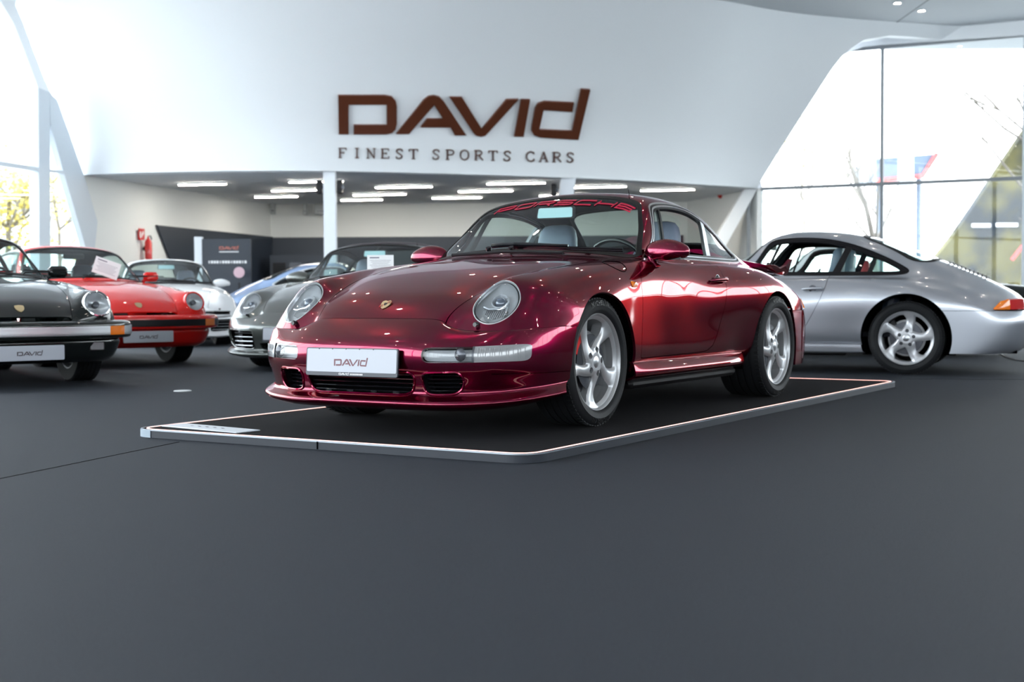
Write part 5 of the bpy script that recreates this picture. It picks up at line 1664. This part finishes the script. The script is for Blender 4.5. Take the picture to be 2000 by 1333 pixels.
# back wall fittings
for (px, py, d, w, h, nm, lab, cat, m_) in ((1408, 381, 29.4, .11, .11, 'fire_bell', 'round red fire alarm bell high on the white wall right of the car roof', 'alarm bell', M_cal),):
    p = Vector(pix(px, py, d)); q = to_room(p); rr_ = 5.15 - (q[1] - 28.55) * (.95 / 4.05)
    # meet the right wall
    dd = (5.15 + 28.55 * .2346) / ((px - 1000) / FPX + .2346); p = Vector(pix(px, py, dd)); n = Vector((-FH * .2346 - RH)).normalized()
    mb = MB(); mb.lathe([(0, .07), (.04, .068), (.07, .05), (.08, .02), (.08, 0)], seg=24); rot = Vector((0, 1, 0)).rotation_difference(n).to_matrix().to_4x4()
    mb.v = [tuple(p + rot.to_3x3() @ Vector(v)) for v in mb.v]; o = mb.build(nm, m_); tag(o, lab, cat)
# extinguisher sign and extinguisher on the left wall
nl = (Vector(RM(1, 0)) - Vector(RM(0, 0))) * 1.0 - FH * .233; nl.normalize(); tl = (FH + RH * .233).normalized()
def on_leftwall(px, py, off=.0):
    k = (px - 1000) / FPX; dd = (-7.73 - 24.62 * .2331) / (k - .2331)
    return Vector(pix(px, py, dd)) + nl * off
s0 = on_leftwall(274, 458, .02)
fx = lambda a, b, h: tuple(tl * a + Vector((0, 0, b)) + nl * h)
m = MB(); m.prism([(-.11, -.11), (.11, -.11), (.11, .11), (-.11, .11)], 0, .015, fx); o = m.build('extinguisher_sign', M_cal); o.location = s0; tag(o, 'red and white fire extinguisher sign on the pale wall at the left', 'sign')
m = MB(); m.prism([(-.085, -.075), (-.035, -.075), (-.035, .02), (-.05, .06), (-.07, .06), (-.085, .02)], .015, .018, fx); m.prism([(.0, -.075), (.03, -.02), (.075, .02), (.05, .08), (.02, .04), (-.01, .0)], .015, .018, fx); m.build('pictogram', M_paper, o)
m = MB(); e0 = on_leftwall(279, 486, .12); m.lathe([(0, -.22), (.065, -.21), (.07, -.18), (.07, .12), (.05, .17), (.02, .20), (.02, .24), (0, .25)], axis='Z', seg=20); o = m.build('fire_extinguisher', M_cal); o.location = e0; tag(o, 'red fire extinguisher hanging under its sign', 'fire extinguisher')
h = MB(); h.tube([(0, 0, .24), (.06, 0, .25), (.09, 0, .18)], .010, 6); h.tube([(.0, 0, .23), (.09, .02, .16), (.085, .02, -.1)], .008, 6); h.build('hose', M_trim, o)
bk = MB(); bk.box((-.0, 0, 0), (.02, .02, .1)); bk.box((0,0,0),(.05,.05,.05)); bk.v=[tuple(Vector(v)-nl*.085) for v in bk.v]; bk.build('bracket', M_trim, o)
# wall boxes under the rear ceiling
for px, py, w, lab in ((627, 409, .32, 'pale grey box on the back wall left of the upright column'), (596, 409, .10, 'tiny grey wall fitting left of the wall box'), (533, 408, .12, 'small grey fitting in the rear corner')):
    m = MB(); m.box((0, 0, 0), (w, .12, .26), bev=.01); o = m.build('wall_box', mat('wall_box_grey', (.40, .42, .42), .6) if 'wall_box_grey' not in bpy.data.materials else bpy.data.materials['wall_box_grey']); o.location = pix(px, py, 32.6); o.rotation_euler = (0, 0, ang); tag(o, lab, 'wall box')
    m = MB(); m.box((0, -.061, -.05), (w * .6, .004, .02)); m.build('vent_slot', M_refd, o)
# display board with the dealer logo
bd = MB(); D0 = 25.4
x0, x1 = (383 - 1000) / FPX * D0, (492 - 1000) / FPX * D0
bd.box((0, 0, .88), (x1 - x0 - .14, .10, 1.76)); bo_ = bd.build('display_board', M_wdark); bo_.location = RM((x0 + x1) / 2 + .07, D0, 0); bo_.rotation_euler = (0, 0, ang); tag(bo_, 'free standing dark display board with the DAVID logo behind the white car', 'display board')
m = MB(); m.box((-(x1 - x0) / 2, .0, .90), (.14, .14, 1.80)); m.build('side_post', M_col, bo_)
m = MB(); k_ = .36 / 1.4; david(m, lambda x, y, h: (x * k_ - .13, -.051 - h, 1.56 + y * k_), 0, .004); m.build('logo_lettering', M_pink if False else mat('logo_copper', (.55, .16, .12), .4), bo_)
m = MB(); m.box((.05, -.052, 1.52), (.36, .004, .018)); m.build('board_rule', M_paper, bo_); m = MB()
for q in range(14): m.box((-.32 + q * .052, -.052, 1.33), (.040 if q % 4 else .02, .004, .05))
m.build('board_text', M_paper, bo_)
m = MB(); m.lathe([(0, 0), (.10, 0), (.10, .02), (0, .02)], seg=32); o = m.build('round_wall_sign', mat('pale_pink_disc', (.62, .42, .48), .5)); o.location = RM((468 - 1000) / FPX * 25.0, 25.0, 1.13); o.rotation_euler = (0, 0, ang); tag(o, 'pale pink round disc standing in front of the display board', 'disc')
st_ = MB(); st_.box((0, .03, -.66), (.03, .03, .94)); st_.box((0, .03, -1.11), (.3, .2, .02)); st_.build('stand', M_trim, o)
# dark shelving with items along the back wall
sh = MB(); sh.box((0, 0, 0), (1.6, .30, 1.3)); o = sh.build('wall_cabinet', M_wdark); o.location = RM(-4.85, 32.0, 1.0); o.rotation_euler = (0, 0, ang); tag(o, 'dark shelving against the rear wall left of the upright column', 'shelving')
m = MB(); m.box((0, 0, -.82), (1.5, .26, .36)); m.build('plinth', M_dark, o)
for q in range(4):
    m = MB(); m.box((-.58 + q * .39, -.16, .30), (.30, .02, .34)); m.build('shelf_panel', M_refd if q % 2 else M_trim, o)

# facade: glass walls with frames and transoms
def facade(prefix, num, p0, p1, n, z1=5.6, zt=2.88, fw=.07, m=None, skip=()):
    a = Vector((p0[0], p0[1])); b = Vector((p1[0], p1[1]))
    m = m or M_frame
    L = (b - a).length; u = (b - a) / L
    wa = Vector(RM(a.x, a.y)); wb_ = Vector(RM(b.x, b.y)); th = math.atan2((wb_ - wa).y, (wb_ - wa).x)
    rot = Matrix.Rotation(th, 4, 'Z')
    fr = MB()
    for i in range(n + 1):
        if i in skip: continue
        p = wa.lerp(wb_, i / n); fr.box((p.x, p.y, z1 / 2), (fw, fw * 1.6, z1), rot)
    c = (wa + wb_) / 2
    for z, h in ((.06, .12), (zt, .07), (z1 - .04, .10)): fr.box((c.x, c.y, z), (L, fw * 1.3, h), rot)
    o = fr.build('window_%d' % num, m); o['kind'] = 'structure'
    g = MB(); g.box((c.x, c.y, z1 / 2), (L, .016, z1 - .1), rot); go = g.build('window_pane', M_fglass, o)
    return o
facade('right', 1, (5.22, 28.5), (7.43, 27.35), 1, 5.66, 2.88, .06, M_framed, skip=(0,))
facade('right', 2, (7.43, 27.35), (9.82, 26.1), 1, 5.66, 2.88, .06, M_framed, skip=(0,))
facade('right', 3, (9.82, 26.1), (16.8, 21.5), 4, 5.66, 2.88)
facade('right', 4, (16.8, 21.5), (16.8, -14), 14, 5.66, 2.88, .09)
facade('back', 5, (16.8, -14), (-9.2, -14), 10, 5.66, 2.88, .09)
facade('left', 6, (-9.2, -14), (-8.24, 21.4), 14, 5.66, 2.88, .09)
# visible part of the left facade (one big post, transom, slanted frames)
def Lw(px, py, off=0.0):
    """point on the left facade plane r = -8.24 + (d-21.4)*0.16 seen at a pixel"""
    k = (px - 1000) / FPX; sl = .16
    dd = (-8.24 - 21.4 * sl) / (k - sl)
    return Vector(pix(px, py, dd)) + (RH * 1.0) * off
def lpoly(mb, pts, th=.10):
    A_ = [Lw(*p) for p in pts]; B_ = [a - RH * th for a in A_]; n = len(A_)
    mb.add([tuple(v) for v in A_ + B_], [tuple(range(n)), tuple(reversed(range(n, 2 * n)))] + [(i, i + n, (i + 1) % n + n, (i + 1) % n) for i in range(n)])
lf = MB()
lpoly(lf, [(75, 168), (97, 180), (99, 500), (99, 600), (77, 600), (77, 480)], .16)
lpoly(lf, [(-40, 308), (75, 327), (75, 335), (-40, 317)], .08)
lpoly(lf, [(99, 331), (150, 338), (150, 343), (99, 336)], .08)
lpoly(lf, [(99, 245), (112, 250), (190, 500), (235, 640), (205, 640), (178, 520), (128, 350)], .10)
lpoly(lf, [(97, 180), (112, 196), (165, 345), (210, 500), (255, 640), (235, 640), (190, 500), (133, 330), (99, 240)], .22)
o = struct(lf, 'window_7', M_frame)
cr = MB()     # rounded head of the left window: white reveal running up to the ceiling
lpoly(cr, [(-60, -160), (60, -160), (30, 10), (45, 45), (62, 90), (97, 180), (75, 172), (48, 100), (28, 48), (0, 0), (-60, -60)], .30)
struct(cr, 'trim_3', M_wall)
gp = MB(); a_ = [Lw(x, y, -.06) for x, y in ((-60, -160), (205, -160), (235, 600), (-60, 600))]; b2 = [Lw(x, y, -.075) for x, y in ((-60, -160), (205, -160), (235, 600), (-60, 600))]
gp.add([tuple(v) for v in a_ + b2], [(0, 1, 2, 3), (7, 6, 5, 4)]); gp.build('window_pane', M_fglass, o)
# slanted end pillar and head trim at the right window
def Rw(px, py, off=0.0):
    k = (px - 1000) / FPX; sl = -.5217   # plane: d = 28.5 - (r-5.2)*0.5217
    dd = (28.5 + 5.2 * .5217) / (1 + k * .5217)
    return Vector(pix(px, py, dd)) - FH * off
def rpoly(mb, pts, th=.15, off=.05):
    A_ = [Rw(*p, off) for p in pts]; B_ = [a + FH * th for a in A_]; n = len(A_)
    mb.add([tuple(v) for v in A_ + B_], [tuple(range(n)), tuple(reversed(range(n, 2 * n)))] + [(i, i + n, (i + 1) % n + n, (i + 1) % n) for i in range(n)])
rp = MB()
rpoly(rp, [(1455, 368), (1480, 366), (1440, 440), (1400, 510), (1330, 632), (1300, 632), (1330, 580)], .35)
o = rp.build('column', M_wall); tag(o, 'slanted white end pillar of the window wall right of the dark red car', 'column')
rt_ = MB()
edge = [(1478, 366), (1530, 275), (1575, 195), (1600, 150), (1622, 124), (1650, 105), (1685, 93), (1725, 89), (1800, 84), (2060, 66)]
out_ = [(1462, 366), (1514, 270), (1560, 188), (1588, 140), (1615, 113), (1648, 94), (1685, 82), (1725, 60), (1800, 50), (2060, 30)]
for i in range(len(edge) - 1): rpoly(rt_, [edge[i], edge[i + 1], out_[i + 1], out_[i]], .3, .12)
struct(rt_, 'trim_4', M_wall)
# post at 1462 below the transom
pb = MB(); rpoly(pb, [(1459, 388), (1465, 388), (1465, 600), (1459, 600)], .06, .02); struct(pb, 'trim_5', M_framed)

# downlights in the main ceiling (seen in the picture at the top right, and mirrored in the paint)
DL = []
for i in range(7):
    for j in range(9): DL.append((-6.4 + i * 2.7 + (j % 2) * .6, -3.2 + j * 2.55))
for (px, py) in ((1797, 25), (1985, 50), (1750, 10)):
    dd = (ZC - CAM.z) * FPX / (572.5 - py); DL.append(((px - 1000) / FPX * dd, dd))
dl0 = None
for i, (r, d) in enumerate(DL):
    seen = i >= len(DL) - 3
    if dl0 is None:
        m = MB(); m.lathe([(.055, .0), (.075, -.012), (.082, -.004), (.082, .01)], axis='Z', seg=20); dl0 = m.build('downlight', M_frame)
        m = MB(); m.lathe([(0, 0), (.052, 0)], axis='Z', seg=20, c=(0, 0, -.004)); m.build('lamp', M_spot, dl0); o = dl0
    else: o = copy_tree(dl0)
    o.location = RM(r, d, ZC - .006)
    lab = 'small recessed downlight in the grey ceiling above the cars'
    if seen: lab = ['recessed downlight in the ceiling above the large right hand window', 'recessed downlight at the right edge of the picture in the grey ceiling', 'recessed downlight nearest the ceiling joint above the right window'][i - len(DL) + 3]
    tag(o, lab, 'downlight', None if seen else 'downlights across the main ceiling')

# display platform
PX0, PX1, PY0, PY1 = -1.225, 4.149, -1.138, 1.172
def rrect(x0, x1, y0, y1, r, n=10): return round_poly([(x0, y0), (x1, y0), (x1, y1), (x0, y1)], r, n)
pf = MB(); pf.prism(rrect(PX0 + .012, PX1 - .012, PY0 + .012, PY1 - .012, .13), 0.001, HP - .001)
po = pf.build('display_platform', M_plat); tag(po, 'low black carpeted display platform with glowing edge line under the dark red car', 'platform')
def ring_(out, inn, z0, z1, name, m, par):
    mb = MB(); n = len(out)
    vs = [(x, y, z0) for x, y in out] + [(x, y, z1) for x, y in out] + [(x, y, z0) for x, y in inn] + [(x, y, z1) for x, y in inn]
    fs = []
    for i in range(n):
        j = (i + 1) % n
        fs += [(i, j, n + j, n + i), (2 * n + j, 2 * n + i, 3 * n + i, 3 * n + j), (n + i, n + j, 3 * n + j, 3 * n + i), (j, i, 2 * n + i, 2 * n + j)]
    mb.add(vs, fs); return mb.build(name, m, par)
ring_(rrect(PX0, PX1, PY0, PY1, .14), rrect(PX0 + .014, PX1 - .014, PY0 + .014, PY1 - .014, .128), .001, HP - .004, 'platform_edge', M_edge, po)
ring_(rrect(PX0 - .001, PX1 + .001, PY0 - .001, PY1 + .001, .141), rrect(PX0 + .007, PX1 - .007, PY0 + .007, PY1 - .007, .133), HP - .0045, HP + .001, 'platform_lip', M_lip, po)
ring_(rrect(PX0 + .024, PX1 - .024, PY0 + .024, PY1 - .024, .12), rrect(PX0 + .034, PX1 - .034, PY0 + .034, PY1 - .034, .11), HP - .003, HP + .0015, 'led_strip', M_led, po)
for y in (-.02,):
    m = MB(); m.box((PX0 - .001, y, HP / 2), (.004, .006, HP - .006)); m.build('edge_joint', M_dark, po)
oc = round_poly([(PX0, PY0), (PX1, PY0), (PX1, PY1), (PX0, PY1)], .14, 10)[-11:]
cc_ = MB(); n_ = len(oc)
ctr = Vector((PX0 + .14, PY1 - .14, 0))
vs = []
for x, y in oc:
    d_ = (Vector((x, y, 0)) - ctr); e_ = d_.normalized() * .003
    for z_ in (.0015, HP - .002): vs.append((x + e_.x, y + e_.y, z_))
cc_.add(vs, [(2 * i, 2 * i + 2, 2 * i + 3, 2 * i + 1) for i in range(n_ - 1)]); cc_.build('corner_cap', mat('corner_cap_pale', (.30, .36, .42), .35), po)
# label plaque on the platform
m = MB(); m.box((0, 0, 0), (.15, .58, .006), bev=.002); o = m.build('info_plaque', mat('plaque_white', (.60, .64, .70), .4)); o.location = (-1.040, .815, HP + .003); o.rotation_euler = (0, 0, -.13); tag(o, 'white information plaque lying on the left front corner of the platform', 'plaque')
m = MB()
for q in range(9): m.box((.0 + (q % 2) * .02, -.10 + q * .03, .0035), (.008, .018, .0006))
m.build('printed_lines', M_ink, o)
# floor outlet disc, carpet seams, power cord
m = MB(); m.lathe([(0, .006), (.062, .006), (.066, .001)], axis='Z', seg=28); o = m.build('floor_outlet', mat('outlet_white', (.62, .64, .66), .4)); o.location = RM((355 - 1000) / FPX * 9.95, 9.95, 0); tag(o, 'small round white floor outlet left of the platform', 'floor outlet')
def floor_pt(px, py):
    v = F3 + R3 * ((px - 1000) / FPX) - U3 * ((py - 666.5) / FPX); t = -CAM.z / v.z; return CAM + v * t
def seam(p0, p1, num):
    a, b = floor_pt(*p0), floor_pt(*p1); m = MB(); c = (a + b) / 2
    m.box((c.x, c.y, .0008), ((b - a).length, .004, .0012), Matrix.Rotation(math.atan2((b - a).y, (b - a).x), 4, 'Z')); o = m.build('trim_%d' % num, M_dark); o['kind'] = 'structure'
seam((-60, 948), (350, 864), 6); seam((1755, 741), (2060, 742), 7)
m = MB(); pts = [floor_pt(x, y) + Vector((0, 0, .006)) for x, y in ((1955, 692), (1962, 698), (1985, 705), (2010, 708), (2040, 706))]
m.tube(pts, .006, 6); o = m.build('power_cable', M_trim); tag(o, 'thin dark cable curling on the floor behind the silver car', 'cable')
# ================================================================ outside
M_pave = mat('pale_paving', (.50, .50, .49), .9)
M_bark = mat('tree_bark', (.16, .14, .12), .9)
M_leafy = mat('yellow_leaves', (.50, .42, .10), .8)
M_leafg = mat('green_leaves', (.16, .20, .06), .8)
M_bldg = mat('building_render', (.62, .64, .66), .8)
M_bwin = mat('building_glass', (.20, .25, .30), .15)
M_roofd = mat('blue_grey_roof', (.07, .10, .15), .5)
M_redp = mat('red_trim', (.45, .05, .05), .5)
g = MB(); c = RM(0, 60, -.16); g.box(c, (260, 260, .08)); struct(g, 'ground', M_pave)
def branch_tree(px, py_base, d, h, label, seed, leaf=None, nleaf=0, spread=.35, tw=.09, grp=None):
    rnd = random.Random(seed)
    base = Vector(pix(px, 600, d)); base.z = -.12
    root = MB(); tips = []
    def br(p, dirv, L, r, lev):
        q = [p]; dd = dirv.copy(); n = 4
        for i in range(n):
            dd = (dd + Vector((rnd.uniform(-.16, .16), rnd.uniform(-.16, .16), rnd.uniform(-.02, .10)))).normalized(); p = p + dd * L / n; q.append(p)
        root.tube(q, [r * (1 - .5 * i / n) for i in range(n + 1)], 6 if lev < 2 else 4)
        tips.extend(q[1:])
        if lev >= 3: return
        for k in range((6, 4, 3)[lev]):
            t = rnd.uniform(.35, 1.0); i = min(n, int(t * n) + 0); a = rnd.uniform(0, 2 * PI); up = rnd.uniform(.35, .9)
            nd = Vector((math.cos(a) * spread * 2, math.sin(a) * spread * 2, up)).normalized()
            br(q[i], nd, L * rnd.uniform(.42, .62), r * .42, lev + 1)
    br(base, Vector((0, 0, 1)), h * .62, tw, 0)
    o = root.build('tree', M_bark); tag(o, label, 'tree', grp)
    if leaf and nleaf:
        m = MB()
        for k in range(nleaf):
            t = tips[rnd.randrange(len(tips))]
            if t.z < h * .2: continue
            s = rnd.uniform(.03, .08); p = t + Vector((rnd.gauss(0, .22), rnd.gauss(0, .22), rnd.gauss(0, .2)))
            a = Vector((rnd.uniform(-1, 1), rnd.uniform(-1, 1), rnd.uniform(-1, 1))).normalized() * s; b = a.orthogonal().normalized() * s * .7
            m.add([p - a, p + b, p + a, p - b], [(0, 1, 2, 3)])
        m.build('foliage', leaf, o)
    return o
branch_tree(1716, 0, 34, 6.4, 'bare young tree with thin upright trunk outside the right window', 3, None, 0, .22, .10)
branch_tree(2060, 0, 33.5, 9, 'bare tree reaching in at the right edge outside the window', 8, None, 0, .5, .09)
branch_tree(1570, 0, 40, 7.6, 'tree with sparse yellow leaves outside beside the slanted window edge', 12, M_leafy, 700, .2, .05)
branch_tree(30, 0, 34, 5.4, 'yellow leaved tree outside the left window', 21, M_leafy, 2600, .4, .10)
branch_tree(118, 0, 40, 6.0, 'thinner yellow leaved tree outside between the left window posts', 27, M_leafy, 900, .3, .08)
# lamp post and canopy
m = MB(); p = Vector(pix(1768, 600, 46)); m.tube([(p.x, p.y, -.1), (p.x, p.y, 5.0)], .05, 8); m.tube([(p.x, p.y, 4.3), (p.x, p.y, 5.25), (p.x, p.y, 5.4)], [.26, .26, .1], 12)
o = m.build('street_lamp', M_frame); tag(o, 'white cylindrical street lamp outside the right window', 'street lamp')
cp = MB(); dC = 60
A_ = [Vector(pix(x, y, dC)) for x, y in ((1712, 310), (1828, 301), (1800, 342), (1712, 351))]; B_ = [a + FH * 4 for a in A_]
cp.add([tuple(v) for v in A_ + B_], [(0, 1, 2, 3), (7, 6, 5, 4), (0, 4, 5, 1), (1, 5, 6, 2), (2, 6, 7, 3), (3, 7, 4, 0)])
for x in (1716, 1795):
    a = Vector(pix(x, 340, dC + 1)); cp.box((a.x, a.y, a.z / 2), (.2, .2, a.z))
o = cp.build('canopy_roof', M_roofd); tag(o, 'blue grey canopy roof with red edging far outside the right window', 'canopy')
m = MB(); ptsr = [Vector(pix(x, y, dC - .1)) for x, y in ((1712, 353), (1802, 344), (1830, 300))]; m.tube(ptsr, .11, 6); m.build('red_edging', M_redp, o)
# dark hall with a slanting edge and shrubs before it
hb = MB(); dH = 38
A_ = [Vector(pix(x, y, dH)) for x, y in ((2080, 150), (2003, 255), (1955, 325), (1905, 400), (1860, 465), (1828, 505), (1800, 600), (2080, 600))]; B_ = [a + FH * .4 for a in A_]; n = len(A_)
hb.add([tuple(v) for v in A_ + B_], [tuple(range(n)), tuple(reversed(range(n, 2 * n)))] + [(i, i + n, (i + 1) % n + n, (i + 1) % n) for i in range(n)])
M_hall = mat('hall_painted_reflection', (.12, .14, .17), .8, spec=.1); colnoise(M_hall, (.012, .016, .024), (.09, .08, .03), .9, .42, .62, 9)  # reflected yellow foliage is painted into the wall colour as noise
o = hb.build('dark_hall', M_hall); tag(o, 'dark building with slanting edge and painted reflections of yellow foliage at the right outside', 'building')
for (x0, y0, x1, y1) in ((1898, 437, 1935, 444), (1945, 436, 1988, 443)):
    w = MB(); a, b, c_, d_ = (Vector(pix(x, y, dH - .05)) for x, y in ((x0, y1), (x1, y1), (x1, y0), (x0, y0))); w.add([tuple(a), tuple(b), tuple(c_), tuple(d_)], [(0, 1, 2, 3)]); w.build('window', M_paper, o)
w = MB(); w.tube([pix(1976, 508, dH - .2), pix(1998, 480, dH - .2)], .06, 6); w.build('red_beam', M_redp, o)
# pale buildings seen on the left
for (x0, x1, y0, d, lab) in ((-120, 22, 133, 70, 'pale building with flat roof outside the upper left window'), (-150, 52, 210, 50, 'lower pale building with dark windows outside the left window'), (90, 200, 300, 62, 'pale building outside between the left window posts')):
    m = MB(); a = to_room(pix(x0, y0, d)); b = to_room(pix(x1, y0, d)); cx = (a[0] + b[0]) / 2; H = a[2]
    m.box((0, 0, H / 2), (b[0] - a[0], 6, H)); o = m.build('building', M_bldg); o.location = RM(cx, d + 3, 0); o.rotation_euler = (0, 0, ang); tag(o, lab, 'building')
    m = MB(); m.box((0, 0, H - .2), (b[0] - a[0] + .6, 6.6, .4)); m.build('roof_edge', M_bwin, o)
    wdt = b[0] - a[0]
    for q in range(5):
        for z in (1.5, 4.3, 7.0):
            if z + 1 < H: w = MB(); w.box((-wdt * .4 + q * wdt * .2, -3.02, z), (wdt * .10, .06, 1.5)); w.build('window', M_bwin, o)
M_hedge = mat('hedge_leaves', (.10, .11, .07), .9)
hd = MB(); rnd = random.Random(4)
for k in range(1600):
    p = Vector(RM(rnd.uniform(6.2, 15), 29.9 + rnd.uniform(0, 1.2), rnd.uniform(-.1, .55))); s = .10; a = Vector((rnd.uniform(-1, 1), rnd.uniform(-1, 1), rnd.uniform(-1, 1))).normalized() * s; b = a.orthogonal().normalized() * s * .7
    hd.add([p - a, p + b, p + a, p - b], [(0, 1, 2, 3)])
o = hd.build('hedge', M_hedge); tag(o, 'low clipped hedge outside along the right window', 'hedge', kind='stuff')
# ================================================================ the cars
M_red = paint('arena_red_paint', (.18, .0003, .028), .95, .22)
M_silver = paint('polar_silver_paint', (.40, .42, .47), .7, .3)
M_blackp = paint('black_paint', (.006, .008, .008), .0, .3)
M_guard = paint('bright_red_paint', (.62, .012, .010), .0, .4)
M_grey = paint('agate_grey_paint', (.105, .115, .110), .6, .35)
M_whitep = paint('white_paint', (.66, .68, .71), .0, .4)
M_bluep = paint('light_blue_paint', (.22, .32, .52), .3, .4)
M_soft = mat('soft_top_cloth', (.050, .040, .050), .8)
M_redleather = mat('red_leather', (.55, .02, .03), .5)

car, K = sport_coupe('sports_car', (0, 0, HP + .0015), 0, 'dark metallic red sports coupe with rear wing parked on the low black display platform', M_red, dict(rw=.030, turbo=True))
def bvh_of(S): return BVHTree.FromPolygons([tuple(v) for v in S.V.tolist()], [tuple(int(i) for i in f) for f in S.F])
def banner(parent, S):
    T = bvh_of(S); m = MB()
    def fn(y, s, h):
        zc = W_TOP(y) - .061 + s
        hit = T.ray_cast(Vector((-1, y, zc)), Vector((1, 0, 0)))
        if hit[0] is None: return (1.1, y, zc)
        n = hit[1]
        if n.x > 0: n = -n
        return tuple(hit[0] + n * (.001 + h))
    y0, wd, gap, hh = .436, .113, .023, .030
    for i, ch in enumerate('PORSCHE'):
        st = [[(y0 - i * (wd + gap) - u * wd - v * .018, v * hh) for u, v in s_] for s_ in BAN[ch]]
        strokes_mesh(st, .0080, fn, m, 0, 0, .0012, nsub=4)
    return m.build('banner_lettering', M_pink, parent)
banner(car, K['windg'])
def turbo_wing(root, pm):
    net = []
    for (x, z0, ze, hw) in ((2.54, .982, .89, .45), (2.66, .945, .865, .57), (2.79, .908, .832, .64), (2.91, .876, .806, .66), (3.00, .866, .798, .665), (3.05, .885, .815, .665)):
        row = []
        for t in (0, .35, .7, .9, 1.0):
            up = .0 if t < .8 else (.012 if t < .95 else .022)
            if x < 2.7: up = 0
            row.append((x - .05 * t * t, hw * t, z0 + (ze - z0) * t * t + up * .6))
        net.append(row)
    S = net_surface(np.array(net), 6, 6, .8); top = S.both()
    bot = Surf(top.V - np.array([[0, 0, .030]]), -top.N, top.A, [tuple(reversed(f)) for f in top.F])
    m = MB(); m.add(top.V.tolist(), top.F, 0, True); m.add(bot.V.tolist(), bot.F, 0, True)
    for i, j in [(i, j) for i, j in top.boundary() if not (abs(top.V[i][1]) < 1e-5 and abs(top.V[j][1]) < 1e-5)]: m.add([top.V[i], top.V[j], bot.V[j], bot.V[i]], [(1, 0, 3, 2)], 0, True)
    w = m.build('rear_wing', pm, root)
    k = MB(); k.prism([(2.56, .80), (2.95, .66), (2.98, .78), (2.60, .87)], -.54, .54, lambda a, b, h: (a, h, b)); k.build('wing_base', pm, w)
    for s in (1, -1):
        e_ = MB(); pr = round_poly([(2.66, .845), (2.90, .785), (3.05, .775), (3.085, .80), (3.055, .890), (3.035, .892), (2.99, .845), (2.90, .825), (2.78, .845)], .015, 3)
        e_.prism(pr, .640, .668, lambda a, b, h: (a, s * (h + (b - .80) * .45 - .004), b)); e_.build('wing_end', pm, w, bevel=.010)
turbo_wing(car, M_red)

th = math.radians(-80)
silver, _ = sport_coupe('sports_car', (6.373 - 2.272 * math.cos(th), -.655 - 2.272 * math.sin(th), 0), th, 'silver coupe seen from the side behind the dark red car, facing left', M_silver,
    dict(rw=.006, turbo=False, wheel='cup', rr=.2285, R=.312, yf=.79, yr=.80, phase=(1.4, 1.4, 1.45, 1.4), trim=M_trim, pillar=M_trim, handle=M_silver, cal='dark', su=8, sv=7, leather=mat('teal_grey_leather', (.10, .15, .19), .4)))
old_coupe('sports_car', (1.14, 5.27, 0), 1.20, 'black older coupe with round headlight at the left edge of the picture', M_blackp, dict(strip=M_alu, fog=True, pz=.275, mirror=M_blackp, su=6, sv=6))
old_coupe('sports_car', (3.85, 6.91, 0), 1.233, 'bright red older coupe with black bumper strip between the black car and the white car', M_guard, dict(pz=.30, ring=M_guard, leather=M_leatherd, su=6, sv=6))
g991, _ = sport_coupe('sports_car', (4.468, 4.465, 0), .259, 'dark grey convertible with closed soft top directly behind the dark red car', M_grey,
    dict(rw=.02, turbo=False, modern=True, soft=M_soft, trim=M_trim, pillar=M_trim, handle=M_grey, wheel='modern', rr=.25, R=.335, yf=.80, yr=.85, cal=False, su=6, sv=6))
g991.scale = (1.05, 1.02, 1.0)
sport_coupe('sports_car', (8.085, 10.313, 0), .90, 'white coupe behind the bright red car, in front of the dark display board', M_whitep,
    dict(rw=.0, turbo=False, modern=True, nolamp=True, slot=True, trim=M_trim, pillar=M_trim, handle=M_whitep, wheel='modern', rr=.24, R=.318, yf=.79, yr=.80, cal=False, su=5, sv=5))
thb = math.radians(121.5); bp = Vector(RM(-3.3, 23.2)); bx = Vector((math.cos(thb), math.sin(thb), 0))
old_coupe('sports_car', tuple(bp - bx * 1.6), thb, 'light blue older coupe far behind the grey convertible', M_bluep, dict(brightwork=M_chrome, su=5, sv=5))
# neighbours behind the silver car
b2 = Vector((8.9, 2.3, 0))
old_coupe('sports_car', tuple(b2), math.radians(-72), 'pale coupe with red seats seen through the windows of the silver car', M_whitep, dict(leather=M_redleather, su=4, sv=4))
open_car('open_car', RM(8.1, 22.0, 0), math.atan2(RH.y, RH.x) + PI, 'black open topped car parked beyond the tail of the silver car', M_blackp)
# sheets on dashboards
paper_sheet(pix(743, 517, 13.0 * .83), 'white price sheet standing behind the windscreen of the grey convertible', .21, .15, (0, 0, ang))
paper_sheet(pix(208, 524, 13.6), 'white price sheet leaning in the windscreen of the bright red car', .26, .17, (0.2, .35, ang + .1))
paper_sheet(tuple(Vector(pix(1383, 629, 6.72)) ), 'small white note on the door of the dark red car', .10, .03, (0, 0, 0)) if False else None
